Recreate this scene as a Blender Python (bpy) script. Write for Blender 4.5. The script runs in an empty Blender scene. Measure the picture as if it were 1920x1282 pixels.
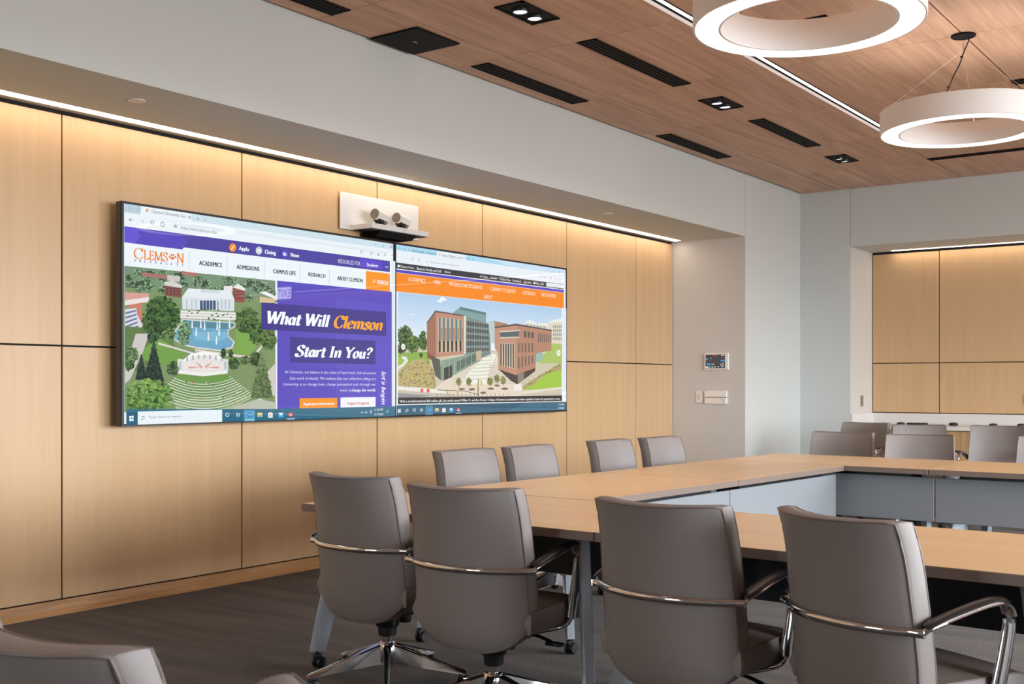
import bpy, bmesh, math, random
from mathutils import Vector, Matrix

# ------------------------------------------------------------------ camera, world, lights, exposure
SC = bpy.context.scene
COL = SC.collection
PI = math.pi
CAM_H = 1.26
FPX = 2124.0
YAW = math.radians(35.94)

cam = bpy.data.cameras.new('camera')
cam.sensor_width = 36.0
cam.lens = FPX / 1920.0 * 36.0
cam.shift_y = (722.0 - 641.0) / 1920.0
cam.clip_start = 0.05
cam.dof.use_dof = True
cam.dof.focus_distance = 6.0
cam.dof.aperture_fstop = 8.0
cam_o = bpy.data.objects.new('camera', cam)
cam_o.location = (0, 0, CAM_H)
cam_o.rotation_euler = (PI / 2, 0, YAW)
COL.objects.link(cam_o)
SC.camera = cam_o

SC.view_settings.view_transform = 'Standard'
SC.view_settings.look = 'None'
SC.view_settings.exposure = 0.0
SC.view_settings.gamma = 1.0
SC.view_settings.use_curve_mapping = False
try:
    SC.cycles.use_denoising = True
    SC.cycles.max_bounces = 8
    SC.cycles.diffuse_bounces = 5
    SC.cycles.sample_clamp_indirect = 6.0
    SC.cycles.caustics_reflective = False
    SC.cycles.caustics_refractive = False
except Exception:
    pass

SKY_STRENGTH = 26.0
GROUND_STRENGTH = 8.0
LED_WARM = (1.0, 0.85, 0.70)
COVE_W = 9.5
RING_W = 5.0
RING_UP_W = 8.0
SPOT_W = 26.0

world = bpy.data.worlds.new('daylight')
SC.world = world
world.use_nodes = True
wn = world.node_tree
wn.nodes.clear()
wo = wn.nodes.new('ShaderNodeOutputWorld')
wb = wn.nodes.new('ShaderNodeBackground')
wt = wn.nodes.new('ShaderNodeTexCoord')
ws = wn.nodes.new('ShaderNodeSeparateXYZ')
wr = wn.nodes.new('ShaderNodeValToRGB')
wm = wn.nodes.new('ShaderNodeMath')
wm.operation = 'MULTIPLY_ADD'
wm.inputs[1].default_value = 0.5
wm.inputs[2].default_value = 0.5
wn.links.new(wt.outputs['Generated'], ws.inputs[0])
wn.links.new(ws.outputs['Z'], wm.inputs[0])
wn.links.new(wm.outputs[0], wr.inputs[0])
e = wr.color_ramp.elements
e[0].position = 0.47
e[0].color = (GROUND_STRENGTH * 0.95, GROUND_STRENGTH * 0.97, GROUND_STRENGTH, 1)
e[1].position = 0.53
e[1].color = (SKY_STRENGTH * 0.90, SKY_STRENGTH * 0.97, SKY_STRENGTH * 1.03, 1)
wn.links.new(wr.outputs[0], wb.inputs[0])
wb.inputs[1].default_value = 1.0
wn.links.new(wb.outputs[0], wo.inputs[0])

WINDOWS = [(1.3, 4.4), (4.7, 7.5), (7.8, 10.6)]           # window_n openings along the right wall (y0, y1)
WX, WZ0, WZ1 = 4.6, 0.25, 3.0
for (a, b) in WINDOWS:
    L = bpy.data.lights.new('daylight_portal', 'AREA')
    L.shape = 'RECTANGLE'
    L.size = b - a
    L.size_y = WZ1 - WZ0
    L.cycles.is_portal = True
    o = bpy.data.objects.new('daylight_portal', L)
    o.location = (WX + 0.02, (a + b) / 2, (WZ0 + WZ1) / 2)
    o.rotation_euler = (PI / 2, 0, PI / 2)
    COL.objects.link(o)

RW = (-4.3, -2.5, 1.5, 2.2)                              # high window in the rear wall, behind the camera (x0, x1, z0, z1)
L = bpy.data.lights.new('daylight_portal', 'AREA')
L.shape = 'RECTANGLE'
L.size = RW[1] - RW[0]
L.size_y = RW[3] - RW[2]
L.cycles.is_portal = True
o = bpy.data.objects.new('daylight_portal', L)
o.location = ((RW[0] + RW[1]) / 2, -3.22, (RW[2] + RW[3]) / 2)
o.rotation_euler = (PI / 2, 0, PI)
COL.objects.link(o)


# ------------------------------------------------------------------ helpers
def lin(c):
    c = c / 255.0
    return c / 12.92 if c <= 0.04045 else ((c + 0.055) / 1.055) ** 2.4


def rgb(r, g, b):
    return (lin(r), lin(g), lin(b), 1.0)


def new_mat(name):
    m = bpy.data.materials.new(name)
    m.use_nodes = True
    nt = m.node_tree
    nt.nodes.clear()
    out = nt.nodes.new('ShaderNodeOutputMaterial')
    p = nt.nodes.new('ShaderNodeBsdfPrincipled')
    nt.links.new(p.outputs[0], out.inputs[0])
    return m, nt, p


def node(nt, t, **kw):
    n = nt.nodes.new(t)
    for k, v in kw.items():
        setattr(n, k, v)
    return n


def coords(nt, scale, rand=0.0, rot=(0, 0, 0)):
    tc = node(nt, 'ShaderNodeTexCoord')
    mp = node(nt, 'ShaderNodeMapping')
    mp.inputs['Scale'].default_value = scale
    mp.inputs['Rotation'].default_value = rot
    nt.links.new(tc.outputs['Object'], mp.inputs['Vector'])
    if rand:
        oi = node(nt, 'ShaderNodeObjectInfo')
        mu = node(nt, 'ShaderNodeMath', operation='MULTIPLY')
        mu.inputs[1].default_value = rand
        nt.links.new(oi.outputs['Random'], mu.inputs[0])
        ad = node(nt, 'ShaderNodeVectorMath', operation='ADD')
        nt.links.new(mp.outputs[0], ad.inputs[0])
        nt.links.new(mu.outputs[0], ad.inputs[1])
        return ad.outputs[0]
    return mp.outputs[0]


def plain(name, col, rough=0.5, metal=0.0, spec=0.5, noise=0.0, nscale=60.0, bump=0.0, coat=0.0):
    m, nt, p = new_mat(name)
    p.inputs['Roughness'].default_value = rough
    p.inputs['Metallic'].default_value = metal
    p.inputs['Specular IOR Level'].default_value = spec
    p.inputs['Coat Weight'].default_value = coat
    v = coords(nt, (1, 1, 1))
    n = node(nt, 'ShaderNodeTexNoise')
    n.inputs['Scale'].default_value = nscale
    n.inputs['Detail'].default_value = 3.0
    nt.links.new(v, n.inputs['Vector'])
    mx = node(nt, 'ShaderNodeMix', data_type='RGBA')
    k = noise
    mx.inputs[6].default_value = (col[0] * (1 - k), col[1] * (1 - k), col[2] * (1 - k), 1)
    mx.inputs[7].default_value = (min(1, col[0] * (1 + k)), min(1, col[1] * (1 + k)), min(1, col[2] * (1 + k)), 1)
    nt.links.new(n.outputs[0], mx.inputs[0])
    nt.links.new(mx.outputs[2], p.inputs['Base Color'])
    if bump:
        b = node(nt, 'ShaderNodeBump')
        b.inputs['Strength'].default_value = bump
        b.inputs['Distance'].default_value = 0.002
        nt.links.new(n.outputs[0], b.inputs['Height'])
        nt.links.new(b.outputs[0], p.inputs['Normal'])
    return m


def wood(name, dark, light, axis, fine=90.0, band=7.0, rough=0.4, rand=40.0, contrast=1.0, stretch=0.02, spec=0.4):
    """straight-grained veneer; axis 0/1/2 is the direction the grain runs in the object's own space"""
    m, nt, p = new_mat(name)
    p.inputs['Roughness'].default_value = rough
    p.inputs['Specular IOR Level'].default_value = spec
    s1 = [fine] * 3
    s1[axis] = fine * stretch
    s2 = [band] * 3
    s2[axis] = band * stretch * 2.2
    v1 = coords(nt, s1, rand)
    v2 = coords(nt, s2, rand)
    n1 = node(nt, 'ShaderNodeTexNoise')
    n1.inputs['Scale'].default_value = 1.0
    n1.inputs['Detail'].default_value = 4.0
    n1.inputs['Roughness'].default_value = 0.6
    nt.links.new(v1, n1.inputs['Vector'])
    n2 = node(nt, 'ShaderNodeTexNoise')
    n2.inputs['Scale'].default_value = 1.0
    n2.inputs['Detail'].default_value = 3.0
    n2.inputs['Distortion'].default_value = 0.6
    nt.links.new(v2, n2.inputs['Vector'])
    av = node(nt, 'ShaderNodeMix', data_type='FLOAT')
    av.inputs[0].default_value = 0.5
    nt.links.new(n1.outputs[0], av.inputs[2])
    nt.links.new(n2.outputs[0], av.inputs[3])
    mr = node(nt, 'ShaderNodeMapRange')
    w = 0.22 / contrast
    mr.inputs[1].default_value = 0.5 - w
    mr.inputs[2].default_value = 0.5 + w
    nt.links.new(av.outputs[0], mr.inputs[0])
    mx = node(nt, 'ShaderNodeMix', data_type='RGBA')
    mx.inputs[6].default_value = dark
    mx.inputs[7].default_value = light
    nt.links.new(mr.outputs[0], mx.inputs[0])
    nt.links.new(mx.outputs[2], p.inputs['Base Color'])
    return m


def emit(name, col, strength):
    m = bpy.data.materials.new(name)
    m.use_nodes = True
    nt = m.node_tree
    nt.nodes.clear()
    out = nt.nodes.new('ShaderNodeOutputMaterial')
    em = nt.nodes.new('ShaderNodeEmission')
    em.inputs[0].default_value = (col[0], col[1], col[2], 1)
    em.inputs[1].default_value = strength
    nt.links.new(em.outputs[0], out.inputs[0])
    return m


def carpet_mat():
    m, nt, p = new_mat('carpet')
    p.inputs['Roughness'].default_value = 0.95
    p.inputs['Specular IOR Level'].default_value = 0.15
    p.inputs['Sheen Weight'].default_value = 0.08
    p.inputs['Sheen Roughness'].default_value = 0.5
    v = coords(nt, (60, 190, 90))
    n = node(nt, 'ShaderNodeTexNoise')
    n.inputs['Scale'].default_value = 1.0
    n.inputs['Detail'].default_value = 6.0
    n.inputs['Roughness'].default_value = 0.75
    nt.links.new(v, n.inputs['Vector'])
    v2 = coords(nt, (1.1, 9.0, 5))
    n2 = node(nt, 'ShaderNodeTexNoise')
    n2.inputs['Scale'].default_value = 1.0
    n2.inputs['Detail'].default_value = 4.0
    nt.links.new(v2, n2.inputs['Vector'])
    v3 = coords(nt, (120, 170, 170))
    n3 = node(nt, 'ShaderNodeTexNoise')
    n3.inputs['Scale'].default_value = 1.0
    n3.inputs['Detail'].default_value = 2.0
    nt.links.new(v3, n3.inputs['Vector'])
    a = node(nt, 'ShaderNodeMix', data_type='FLOAT')
    a.inputs[0].default_value = 0.42
    nt.links.new(n.outputs[0], a.inputs[2])
    nt.links.new(n2.outputs[0], a.inputs[3])
    a2 = node(nt, 'ShaderNodeMix', data_type='FLOAT')
    a2.inputs[0].default_value = 0.5
    nt.links.new(a.outputs[0], a2.inputs[2])
    nt.links.new(n3.outputs[0], a2.inputs[3])
    r = node(nt, 'ShaderNodeValToRGB')
    el = r.color_ramp.elements
    el[0].position = 0.40
    el[0].color = rgb(22, 19, 18)
    el[1].position = 0.60
    el[1].color = rgb(100, 87, 77)
    nt.links.new(a2.outputs[0], r.inputs[0])
    nt.links.new(r.outputs[0], p.inputs['Base Color'])
    b = node(nt, 'ShaderNodeBump')
    b.inputs['Strength'].default_value = 0.5
    b.inputs['Distance'].default_value = 0.004
    nt.links.new(n3.outputs[0], b.inputs['Height'])
    nt.links.new(b.outputs[0], p.inputs['Normal'])
    return m


M = {}
M['carpet'] = carpet_mat()
M['rear_wood'] = wood('rear_wall_veneer', rgb(150, 142, 134), rgb(172, 164, 156), 2, fine=120, band=12)
M['wall_paint'] = plain('wall_paint', rgb(208, 211, 208), 0.85, spec=0.2, noise=0.012, nscale=3, bump=0.0)
M['wall_paint_warm'] = plain('wall_paint_warm', rgb(209, 207, 204), 0.85, spec=0.2, noise=0.012, nscale=3)
M['wall_white'] = plain('wall_white', rgb(206, 202, 197), 0.8, spec=0.2, noise=0.012, nscale=3)
M['maple'] = wood('maple_veneer', rgb(197, 159, 116), rgb(214, 179, 138), 2, fine=230, band=14, rough=0.36, stretch=0.012, contrast=0.8)
M['oak_base'] = wood('oak_baseboard', rgb(150, 104, 62), rgb(204, 156, 106), 1, fine=60, band=12, rough=0.4, stretch=0.05)
M['cabinet_wood'] = wood('cabinet_veneer', rgb(160, 122, 82), rgb(204, 166, 122), 2, fine=160, band=16, rough=0.4, stretch=0.012)
M['ceiling_wood'] = wood('ceiling_veneer', rgb(178, 138, 114), rgb(230, 190, 162), 1, fine=52, band=11, rough=0.5, stretch=0.03, contrast=1.1, spec=0.25)
M['table_wood'] = wood('table_laminate', rgb(230, 188, 138), rgb(245, 210, 164), 0, fine=60, band=9, rough=0.32, stretch=0.03)
M['table_wood_long'] = wood('table_laminate_long', rgb(230, 188, 138), rgb(245, 210, 164), 1, fine=60, band=9, rough=0.32, stretch=0.03)
M['table_edge'] = plain('table_edge_band', rgb(120, 104, 94), 0.5, noise=0.03)
M['leather'] = plain('taupe_leather', rgb(133, 125, 122), 0.52, spec=0.35, noise=0.05, nscale=260, bump=0.12)
M['welt'] = plain('taupe_welt', rgb(112, 101, 96), 0.45, noise=0.03)
M['chrome'] = plain('chrome', (0.62, 0.62, 0.635, 1), 0.10, metal=1.0)
M['black_plastic'] = plain('black_plastic', rgb(24, 24, 26), 0.4, noise=0.05)
M['black_pad'] = plain('black_pad', rgb(30, 30, 31), 0.3, noise=0.05)
M['leg_silver'] = plain('silver_powder_coat', rgb(158, 164, 174), 0.42, metal=0.25, noise=0.02)
M['panel_shade'] = plain('panel_shade_sheet', rgb(30, 31, 35), 0.7, noise=0.02)  # near-black colour stands in for the shade under the near tables
M['modesty'] = plain('grey_panel_paint', rgb(129, 132, 136), 0.6, noise=0.015, nscale=200)
M['black_metal'] = plain('black_metal', rgb(14, 14, 14), 0.6, spec=0.12, noise=0.05)
M['black_void'] = plain('black_void', rgb(7, 7, 7), 0.8, noise=0.0)
M['dark_slat'] = plain('dark_slat', rgb(27, 25, 23), 0.6, spec=0.12, noise=0.05)
M['ring_white'] = plain('ring_white', rgb(246, 244, 242), 0.55, noise=0.01)
M['ring_lip'] = plain('ring_lip', rgb(205, 198, 190), 0.55, noise=0.01)
M['white_plastic'] = plain('white_plastic', rgb(220, 217, 213), 0.42, noise=0.01)
M['device_white'] = plain('device_white', rgb(240, 237, 233), 0.42, noise=0.01)
M['white_shade'] = plain('white_shade', rgb(218, 214, 210), 0.5, noise=0.01)
M['quartz'] = plain('white_quartz', rgb(218, 215, 211), 0.3, noise=0.02, nscale=40)
M['camera_face'] = plain('camera_face', rgb(118, 106, 97), 0.4, noise=0.03)
M['alu'] = plain('aluminium', rgb(214, 210, 206), 0.35, metal=0.6, noise=0.02)
M['pink_trim'] = plain('pale_trim', rgb(240, 228, 220), 0.5, noise=0.01)
M['bezel'] = plain('display_bezel', rgb(26, 25, 25), 0.42, noise=0.03)
M['bezel_side'] = plain('display_side', rgb(62, 59, 57), 0.5, noise=0.03)
M['led_cove'] = emit('led_cove', LED_WARM, COVE_W)
M['ring_light'] = emit('ring_light', (1.0, 0.97, 0.93), RING_W)
M['ring_uplight'] = emit('ring_uplight', (1.0, 0.94, 0.86), RING_UP_W)
M['lamp_face'] = emit('lamp_face', (0.93, 0.96, 1.0), 4.0)
M['line_light'] = emit('line_light', (1.0, 0.93, 0.84), 4.0)
M['pale_glow'] = emit('pale_glow', (0.90, 0.76, 0.70), 0.85)  # glow given to the recess wall in place of light from the strip
M['exit_face'] = emit('exit_face', (1.0, 0.95, 0.86), 12.0)
M['exit_letters'] = emit('exit_letters', (0.9, 0.10, 0.06), 0.8)


def link(name, me, mat, parent=None, smooth=None):
    o = bpy.data.objects.new(name, me)
    COL.objects.link(o)
    if mat is not None:
        for mm in (mat if isinstance(mat, (list, tuple)) else [mat]):
            me.materials.append(mm)
    if parent is not None:
        o.parent = parent
    if smooth is not None:
        for p in me.polygons:
            p.use_smooth = True
        if smooth < 180:
            me.set_sharp_from_angle(angle=math.radians(smooth))
    return o


def tag(o, label=None, cat=None, group=None, kind=None):
    if label:
        o['label'] = label
    if cat:
        o['category'] = cat
    if group:
        o['group'] = group
    if kind:
        o['kind'] = kind
    return o


def empty(name, loc=(0, 0, 0), rz=0.0):
    o = bpy.data.objects.new(name, None)
    o.location = loc
    o.rotation_euler = (0, 0, rz)
    o.empty_display_size = 0.1
    COL.objects.link(o)
    return o


def copy_tree(o, parent=None):
    c = o.copy()
    COL.objects.link(c)
    if parent is not None:
        c.parent = parent
    for ch in list(o.children):
        copy_tree(ch, c)
    return c


class MB:
    """collects shapes into one mesh"""

    def __init__(self):
        self.v, self.f, self.mi = [], [], []

    def add(self, vs, fs, mi=0):
        b = len(self.v)
        self.v += [tuple(p) for p in vs]
        self.f += [tuple(b + i for i in q) for q in fs]
        self.mi += [mi] * len(fs)
        return self

    def box(self, x0, x1, y0, y1, z0, z1, bevel=0.0, seg=2, mi=0, mat4=None):
        bm = bmesh.new()
        bmesh.ops.create_cube(bm, size=1.0)
        for v in bm.verts:
            v.co = Vector(((x0 + x1) / 2 + v.co.x * (x1 - x0), (y0 + y1) / 2 + v.co.y * (y1 - y0), (z0 + z1) / 2 + v.co.z * (z1 - z0)))
        if bevel > 0:
            bmesh.ops.bevel(bm, geom=bm.edges[:], offset=bevel, segments=seg, profile=0.5, affect='EDGES')
        self.from_bm(bm, mi, mat4)
        return self

    def from_bm(self, bm, mi=0, mat4=None):
        bm.verts.index_update()
        vs = [(mat4 @ v.co if mat4 else v.co) for v in bm.verts]
        fs = [[v.index for v in f.verts] for f in bm.faces]
        bm.free()
        self.add(vs, fs, mi)

    def prism(self, poly, axis, a, b, mi=0):
        """extrude 2D polygon (list of (u,v)) along axis between a and b; axis 0: (u,v)=(y,z) 1:(x,z) 2:(x,y)"""
        n = len(poly)

        def pt(u, v, w):
            return (w, u, v) if axis == 0 else ((u, w, v) if axis == 1 else (u, v, w))
        vs = [pt(u, v, a) for u, v in poly] + [pt(u, v, b) for u, v in poly]
        fs = [list(range(n))[::-1], list(range(n, 2 * n))]
        for i in range(n):
            j = (i + 1) % n
            fs.append([i, j, n + j, n + i])
        self.add(vs, fs, mi)
        return self

    def lathe(self, prof, c=(0, 0, 0), n=24, axis=2, mi=0, mat4=None, cap=True):
        vs, fs = [], []
        for (r, h) in prof:
            for i in range(n):
                a = 2 * PI * i / n
                p = Vector((r * math.cos(a), r * math.sin(a), h))
                if axis == 0:
                    p = Vector((h, p.x, p.y))
                elif axis == 1:
                    p = Vector((p.y, h, p.x))
                if mat4:
                    p = mat4 @ p
                vs.append((p.x + c[0], p.y + c[1], p.z + c[2]))
        m = len(prof)
        for k in range(m - 1):
            for i in range(n):
                j = (i + 1) % n
                fs.append([k * n + i, k * n + j, (k + 1) * n + j, (k + 1) * n + i])
        if cap:
            fs.append([i for i in range(n)][::-1])
            fs.append([(m - 1) * n + i for i in range(n)])
        self.add(vs, fs, mi)
        return self

    def tube(self, pts, r, n=10, closed=False, mi=0, flat=None, up=(0, 0, 1)):
        """sweep an ellipse (r or per-point (rw, rh)) along pts"""
        pts = [Vector(p) for p in pts]
        m = len(pts)
        vs, fs = [], []
        for k, p in enumerate(pts):
            if closed:
                t = pts[(k + 1) % m] - pts[k - 1]
            else:
                t = pts[min(k + 1, m - 1)] - pts[max(k - 1, 0)]
            if t.length < 1e-9:
                t = Vector((0, 1, 0))
            t.normalize()
            u = Vector(up)
            if abs(t.dot(u)) > 0.95:
                u = Vector((1, 0, 0)) if abs(t.x) < 0.9 else Vector((0, 1, 0))
            s = t.cross(u).normalized()
            w = s.cross(t).normalized()
            rr = r[k] if isinstance(r, (list, tuple)) and isinstance(r[0], (list, tuple)) else ((r[k], r[k]) if isinstance(r, (list, tuple)) else (r, r))
            for i in range(n):
                a = 2 * PI * i / n
                q = p + s * (math.cos(a) * rr[0]) + w * (math.sin(a) * rr[1])
                vs.append(q)
        for k in range(m if closed else m - 1):
            k2 = (k + 1) % m
            for i in range(n):
                j = (i + 1) % n
                fs.append([k * n + i, k * n + j, k2 * n + j, k2 * n + i])
        if not closed:
            fs.append([i for i in range(n)][::-1])
            fs.append([(m - 1) * n + i for i in range(n)])
        self.add(vs, fs, mi)
        return self

    def build(self, name, mat, parent=None, smooth=None, recalc=True):
        me = bpy.data.meshes.new(name)
        me.from_pydata(self.v, [], self.f)
        if recalc:
            bm = bmesh.new()
            bm.from_mesh(me)
            bmesh.ops.recalc_face_normals(bm, faces=bm.faces[:])
            bm.to_mesh(me)
            bm.free()
        for p, i in zip(me.polygons, self.mi):
            p.material_index = i
        me.update()
        return link(name, me, mat, parent, smooth)


def spline(pts, n=8):
    """Catmull-Rom through pts"""
    P = [Vector(p) for p in pts]
    P = [P[0] * 2 - P[1]] + P + [P[-1] * 2 - P[-2]]
    out = []
    for i in range(1, len(P) - 2):
        for k in range(n):
            t = k / n
            a, b, c, d = P[i - 1], P[i], P[i + 1], P[i + 2]
            out.append(0.5 * ((2 * b) + (c - a) * t + (2 * a - 5 * b + 4 * c - d) * t * t + (3 * b - a - 3 * c + d) * t ** 3))
    out.append(P[-2])
    return out


def struct(o):
    o['kind'] = 'structure'
    return o


# ------------------------------------------------------------------ room shell
XP, XH, YE, YB, XR, YR = -5.665, -4.842, 10.717, 12.183, -4.271, 12.905
ZS, ZC = 2.773, 3.402
X_MAX, Y_MIN = WX, -3.2

struct(MB().box(XP - 0.3, X_MAX + 0.3, Y_MIN - 0.3, YR + 0.4, -0.12, 0.0).build('floor', M['carpet']))

# left wall: backing with maple panels in two rows
wl = struct(MB().box(XP - 0.30, XP - 0.018, Y_MIN - 0.3, YE + 0.0, 0.0, ZS + 0.01).build('wall_left', M['black_void']))
seams = [-2.756, -1.486, -0.216, 1.054, 2.324, 3.594, 4.864, 6.134, 7.403, 8.667, 9.931, 10.712]
for y0, y1 in zip(seams[:-1], seams[1:]):
    for z0, z1 in ((0.088, 1.472), (1.482, 2.748)):
        struct(MB().box(XP - 0.017, XP, y0 + 0.005, y1 - 0.005, z0, z1, 0.0012, 1).build('wall_panel', M['maple'], wl))
bb = struct(MB().prism([(XP - 0.017, 0), (XP + 0.014, 0), (XP + 0.014, 0.016), (XP + 0.004, 0.03), (XP + 0.001, 0.08), (XP - 0.017, 0.08)], 1, Y_MIN, YE).build('baseboard_left', M['oak_base']))

# header above the recess, end wall of the recess and the pillar in the corner
struct(MB().box(XP - 0.3, XH, Y_MIN - 0.3, YE - 0.0015, ZS, ZC + 0.1).build('wall_left_header', M['wall_paint']))
struct(MB().box(XP - 0.3, XH, YE, YB + 0.9, 0.0, ZC + 0.1).build('wall_left_pillar', M['wall_paint_warm']))
struct(MB().box(XH, XH + 0.002, YE, YB, 0.0, ZC + 0.05).build('wall_left_pillar_skin', M['wall_paint']))
# far wall with its own recess
struct(MB().box(XH, XR, YB, YR + 0.3, 0.0, ZC + 0.1).build('wall_back_pillar', M['wall_paint']))
struct(MB().box(XR, XR + 0.002, YB + 0.001, YR, 0.0, ZS).build('wall_back_return', M['wall_white']))
struct(MB().box(XR + 0.004, X_MAX, YB, YR + 0.3, ZS, ZC + 0.1).build('wall_back_header', M['wall_paint']))
wb_ = struct(MB().box(XR, X_MAX, YR + 0.02, YR + 0.3, 0.0, ZS).build('wall_back', M['black_void']))
xs = [XR + 0.006, -3.525, -2.26, -0.99, 0.28, 1.55, 2.82, 4.09]
for x0, x1 in zip(xs[:-1], xs[1:]):
    for z0, z1 in ((0.955, 1.503), (1.513, 2.745)):
        struct(MB().box(x0 + 0.005, x1 - 0.005, YR, YR + 0.019, z0, z1, 0.0012, 1).build('wall_panel', M['maple'], wb_))

# right wall with its windows, rear wall (both out of view, they let the daylight in)
wr_ = MB()
ys = [Y_MIN - 0.3] + [q for w in WINDOWS for q in w] + [YR + 0.3]
for k in range(0, len(ys), 2):
    wr_.box(WX, WX + 0.2, ys[k], ys[k + 1], 0, ZC + 0.1)
wr_.box(WX, WX + 0.2, ys[0], ys[-1], 0, WZ0)
wr_.box(WX, WX + 0.2, ys[0], ys[-1], WZ1, ZC + 0.1)
struct(wr_.build('wall_right', M['wall_paint']))
for k, (a, b) in enumerate(WINDOWS):
    f = MB()
    n = 3
    for i in range(n + 1):
        y = a + (b - a) * i / n
        f.box(WX + 0.05, WX + 0.13, y - 0.03, y + 0.03, WZ0, WZ1)
    for z in (WZ0 + 0.03, WZ1 - 0.03):
        f.box(WX + 0.05, WX + 0.13, a, b, z - 0.03, z + 0.03)
    struct(f.build('window_%d' % (k + 1), M['black_metal']))
q = MB()
q.box(XP - 0.3, RW[0], Y_MIN - 0.2, Y_MIN, 0, ZC + 0.1)
q.box(RW[1], X_MAX + 0.2, Y_MIN - 0.2, Y_MIN, 0, ZC + 0.1)
q.box(RW[0], RW[1], Y_MIN - 0.2, Y_MIN, 0, RW[2])
q.box(RW[0], RW[1], Y_MIN - 0.2, Y_MIN, RW[3], ZC + 0.1)
struct(q.build('wall_rear', M['rear_wood']))

# wood ceiling: dark backing above panels hung with narrow gaps
ce = struct(MB().box(XH, X_MAX, Y_MIN, YB, ZC + 0.035, ZC + 0.2).build('ceiling', M['black_void']))
CX = [XH + 0.032, -4.379, -3.106, -1.833, -0.563, 0.707, 1.977, 3.247, X_MAX]
CY = [Y_MIN, -1.654, -0.384, 0.886, 2.156, 3.426, 4.696, 5.966, 7.236, 8.506, 9.776, 11.046, YB - 0.006]
LIN_Y = (1.0, 9.776)                                     # the recessed line light
for i in range(len(CX) - 1):
    for j in range(len(CY) - 1):
        x0, x1 = CX[i] + (0.006 if i else 0), CX[i + 1] - 0.006
        if i == 2 and CY[j] >= 0.8 and CY[j + 1] <= LIN_Y[1] + 0.01:
            x0 = -3.106 + 0.098
        struct(MB().box(x0, x1, CY[j] + 0.0022, CY[j + 1] - 0.0022, ZC, ZC + 0.016).build('ceiling_panel', M['ceiling_wood'], ce))

# ------------------------------------------------------------------ built-in lights
def cove(name, x0, x1, y0, y1, label, along):
    r = empty(name, ((x0 + x1) / 2, (y0 + y1) / 2, ZS))
    cx, cy = (x0 + x1) / 2, (y0 + y1) / 2
    t = 0.006
    f = MB()
    f.box(x0 - cx - t, x1 - cx + t, y0 - cy - t, y1 - cy + t, -0.0016, 0.0)
    f.build('trim', M['alu'], r)
    MB().box(x0 - cx, x1 - cx, y0 - cy, y1 - cy, -0.0028, -0.0016).build('diffuser', M['led_cove'], r)
    tag(r, label, 'strip light')
    return r


cove('strip_light', -5.60, -5.525, Y_MIN + 0.3, 10.625, 'long warm strip light set in the soffit above the two displays', 1)
cove('strip_light', -4.02, 3.9, 12.80, 12.855, 'warm strip light under the far soffit above the counter recess', 0)

lf = empty('line_light', (-3.106, 0, ZC))
MB().box(0.002, 0.036, LIN_Y[0], LIN_Y[1] - 0.003, -0.002, 0.012).build('side_wall_glow', M['pale_glow'], lf)  # side wall of the recess, glowing as if lit by the strip
MB().box(0.036, 0.058, LIN_Y[0], LIN_Y[1] - 0.003, -0.0025, 0.012).build('groove', M['black_void'], lf)
MB().box(0.058, 0.086, LIN_Y[0], LIN_Y[1] - 0.003, -0.001, 0.012).build('diffuser', M['line_light'], lf)
MB().box(0.086, 0.096, LIN_Y[0], LIN_Y[1] - 0.003, -0.001, 0.012).build('edge', M['black_metal'], lf)
tag(lf, 'slim white line light recessed along a seam of the wood ceiling', 'line light')


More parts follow.
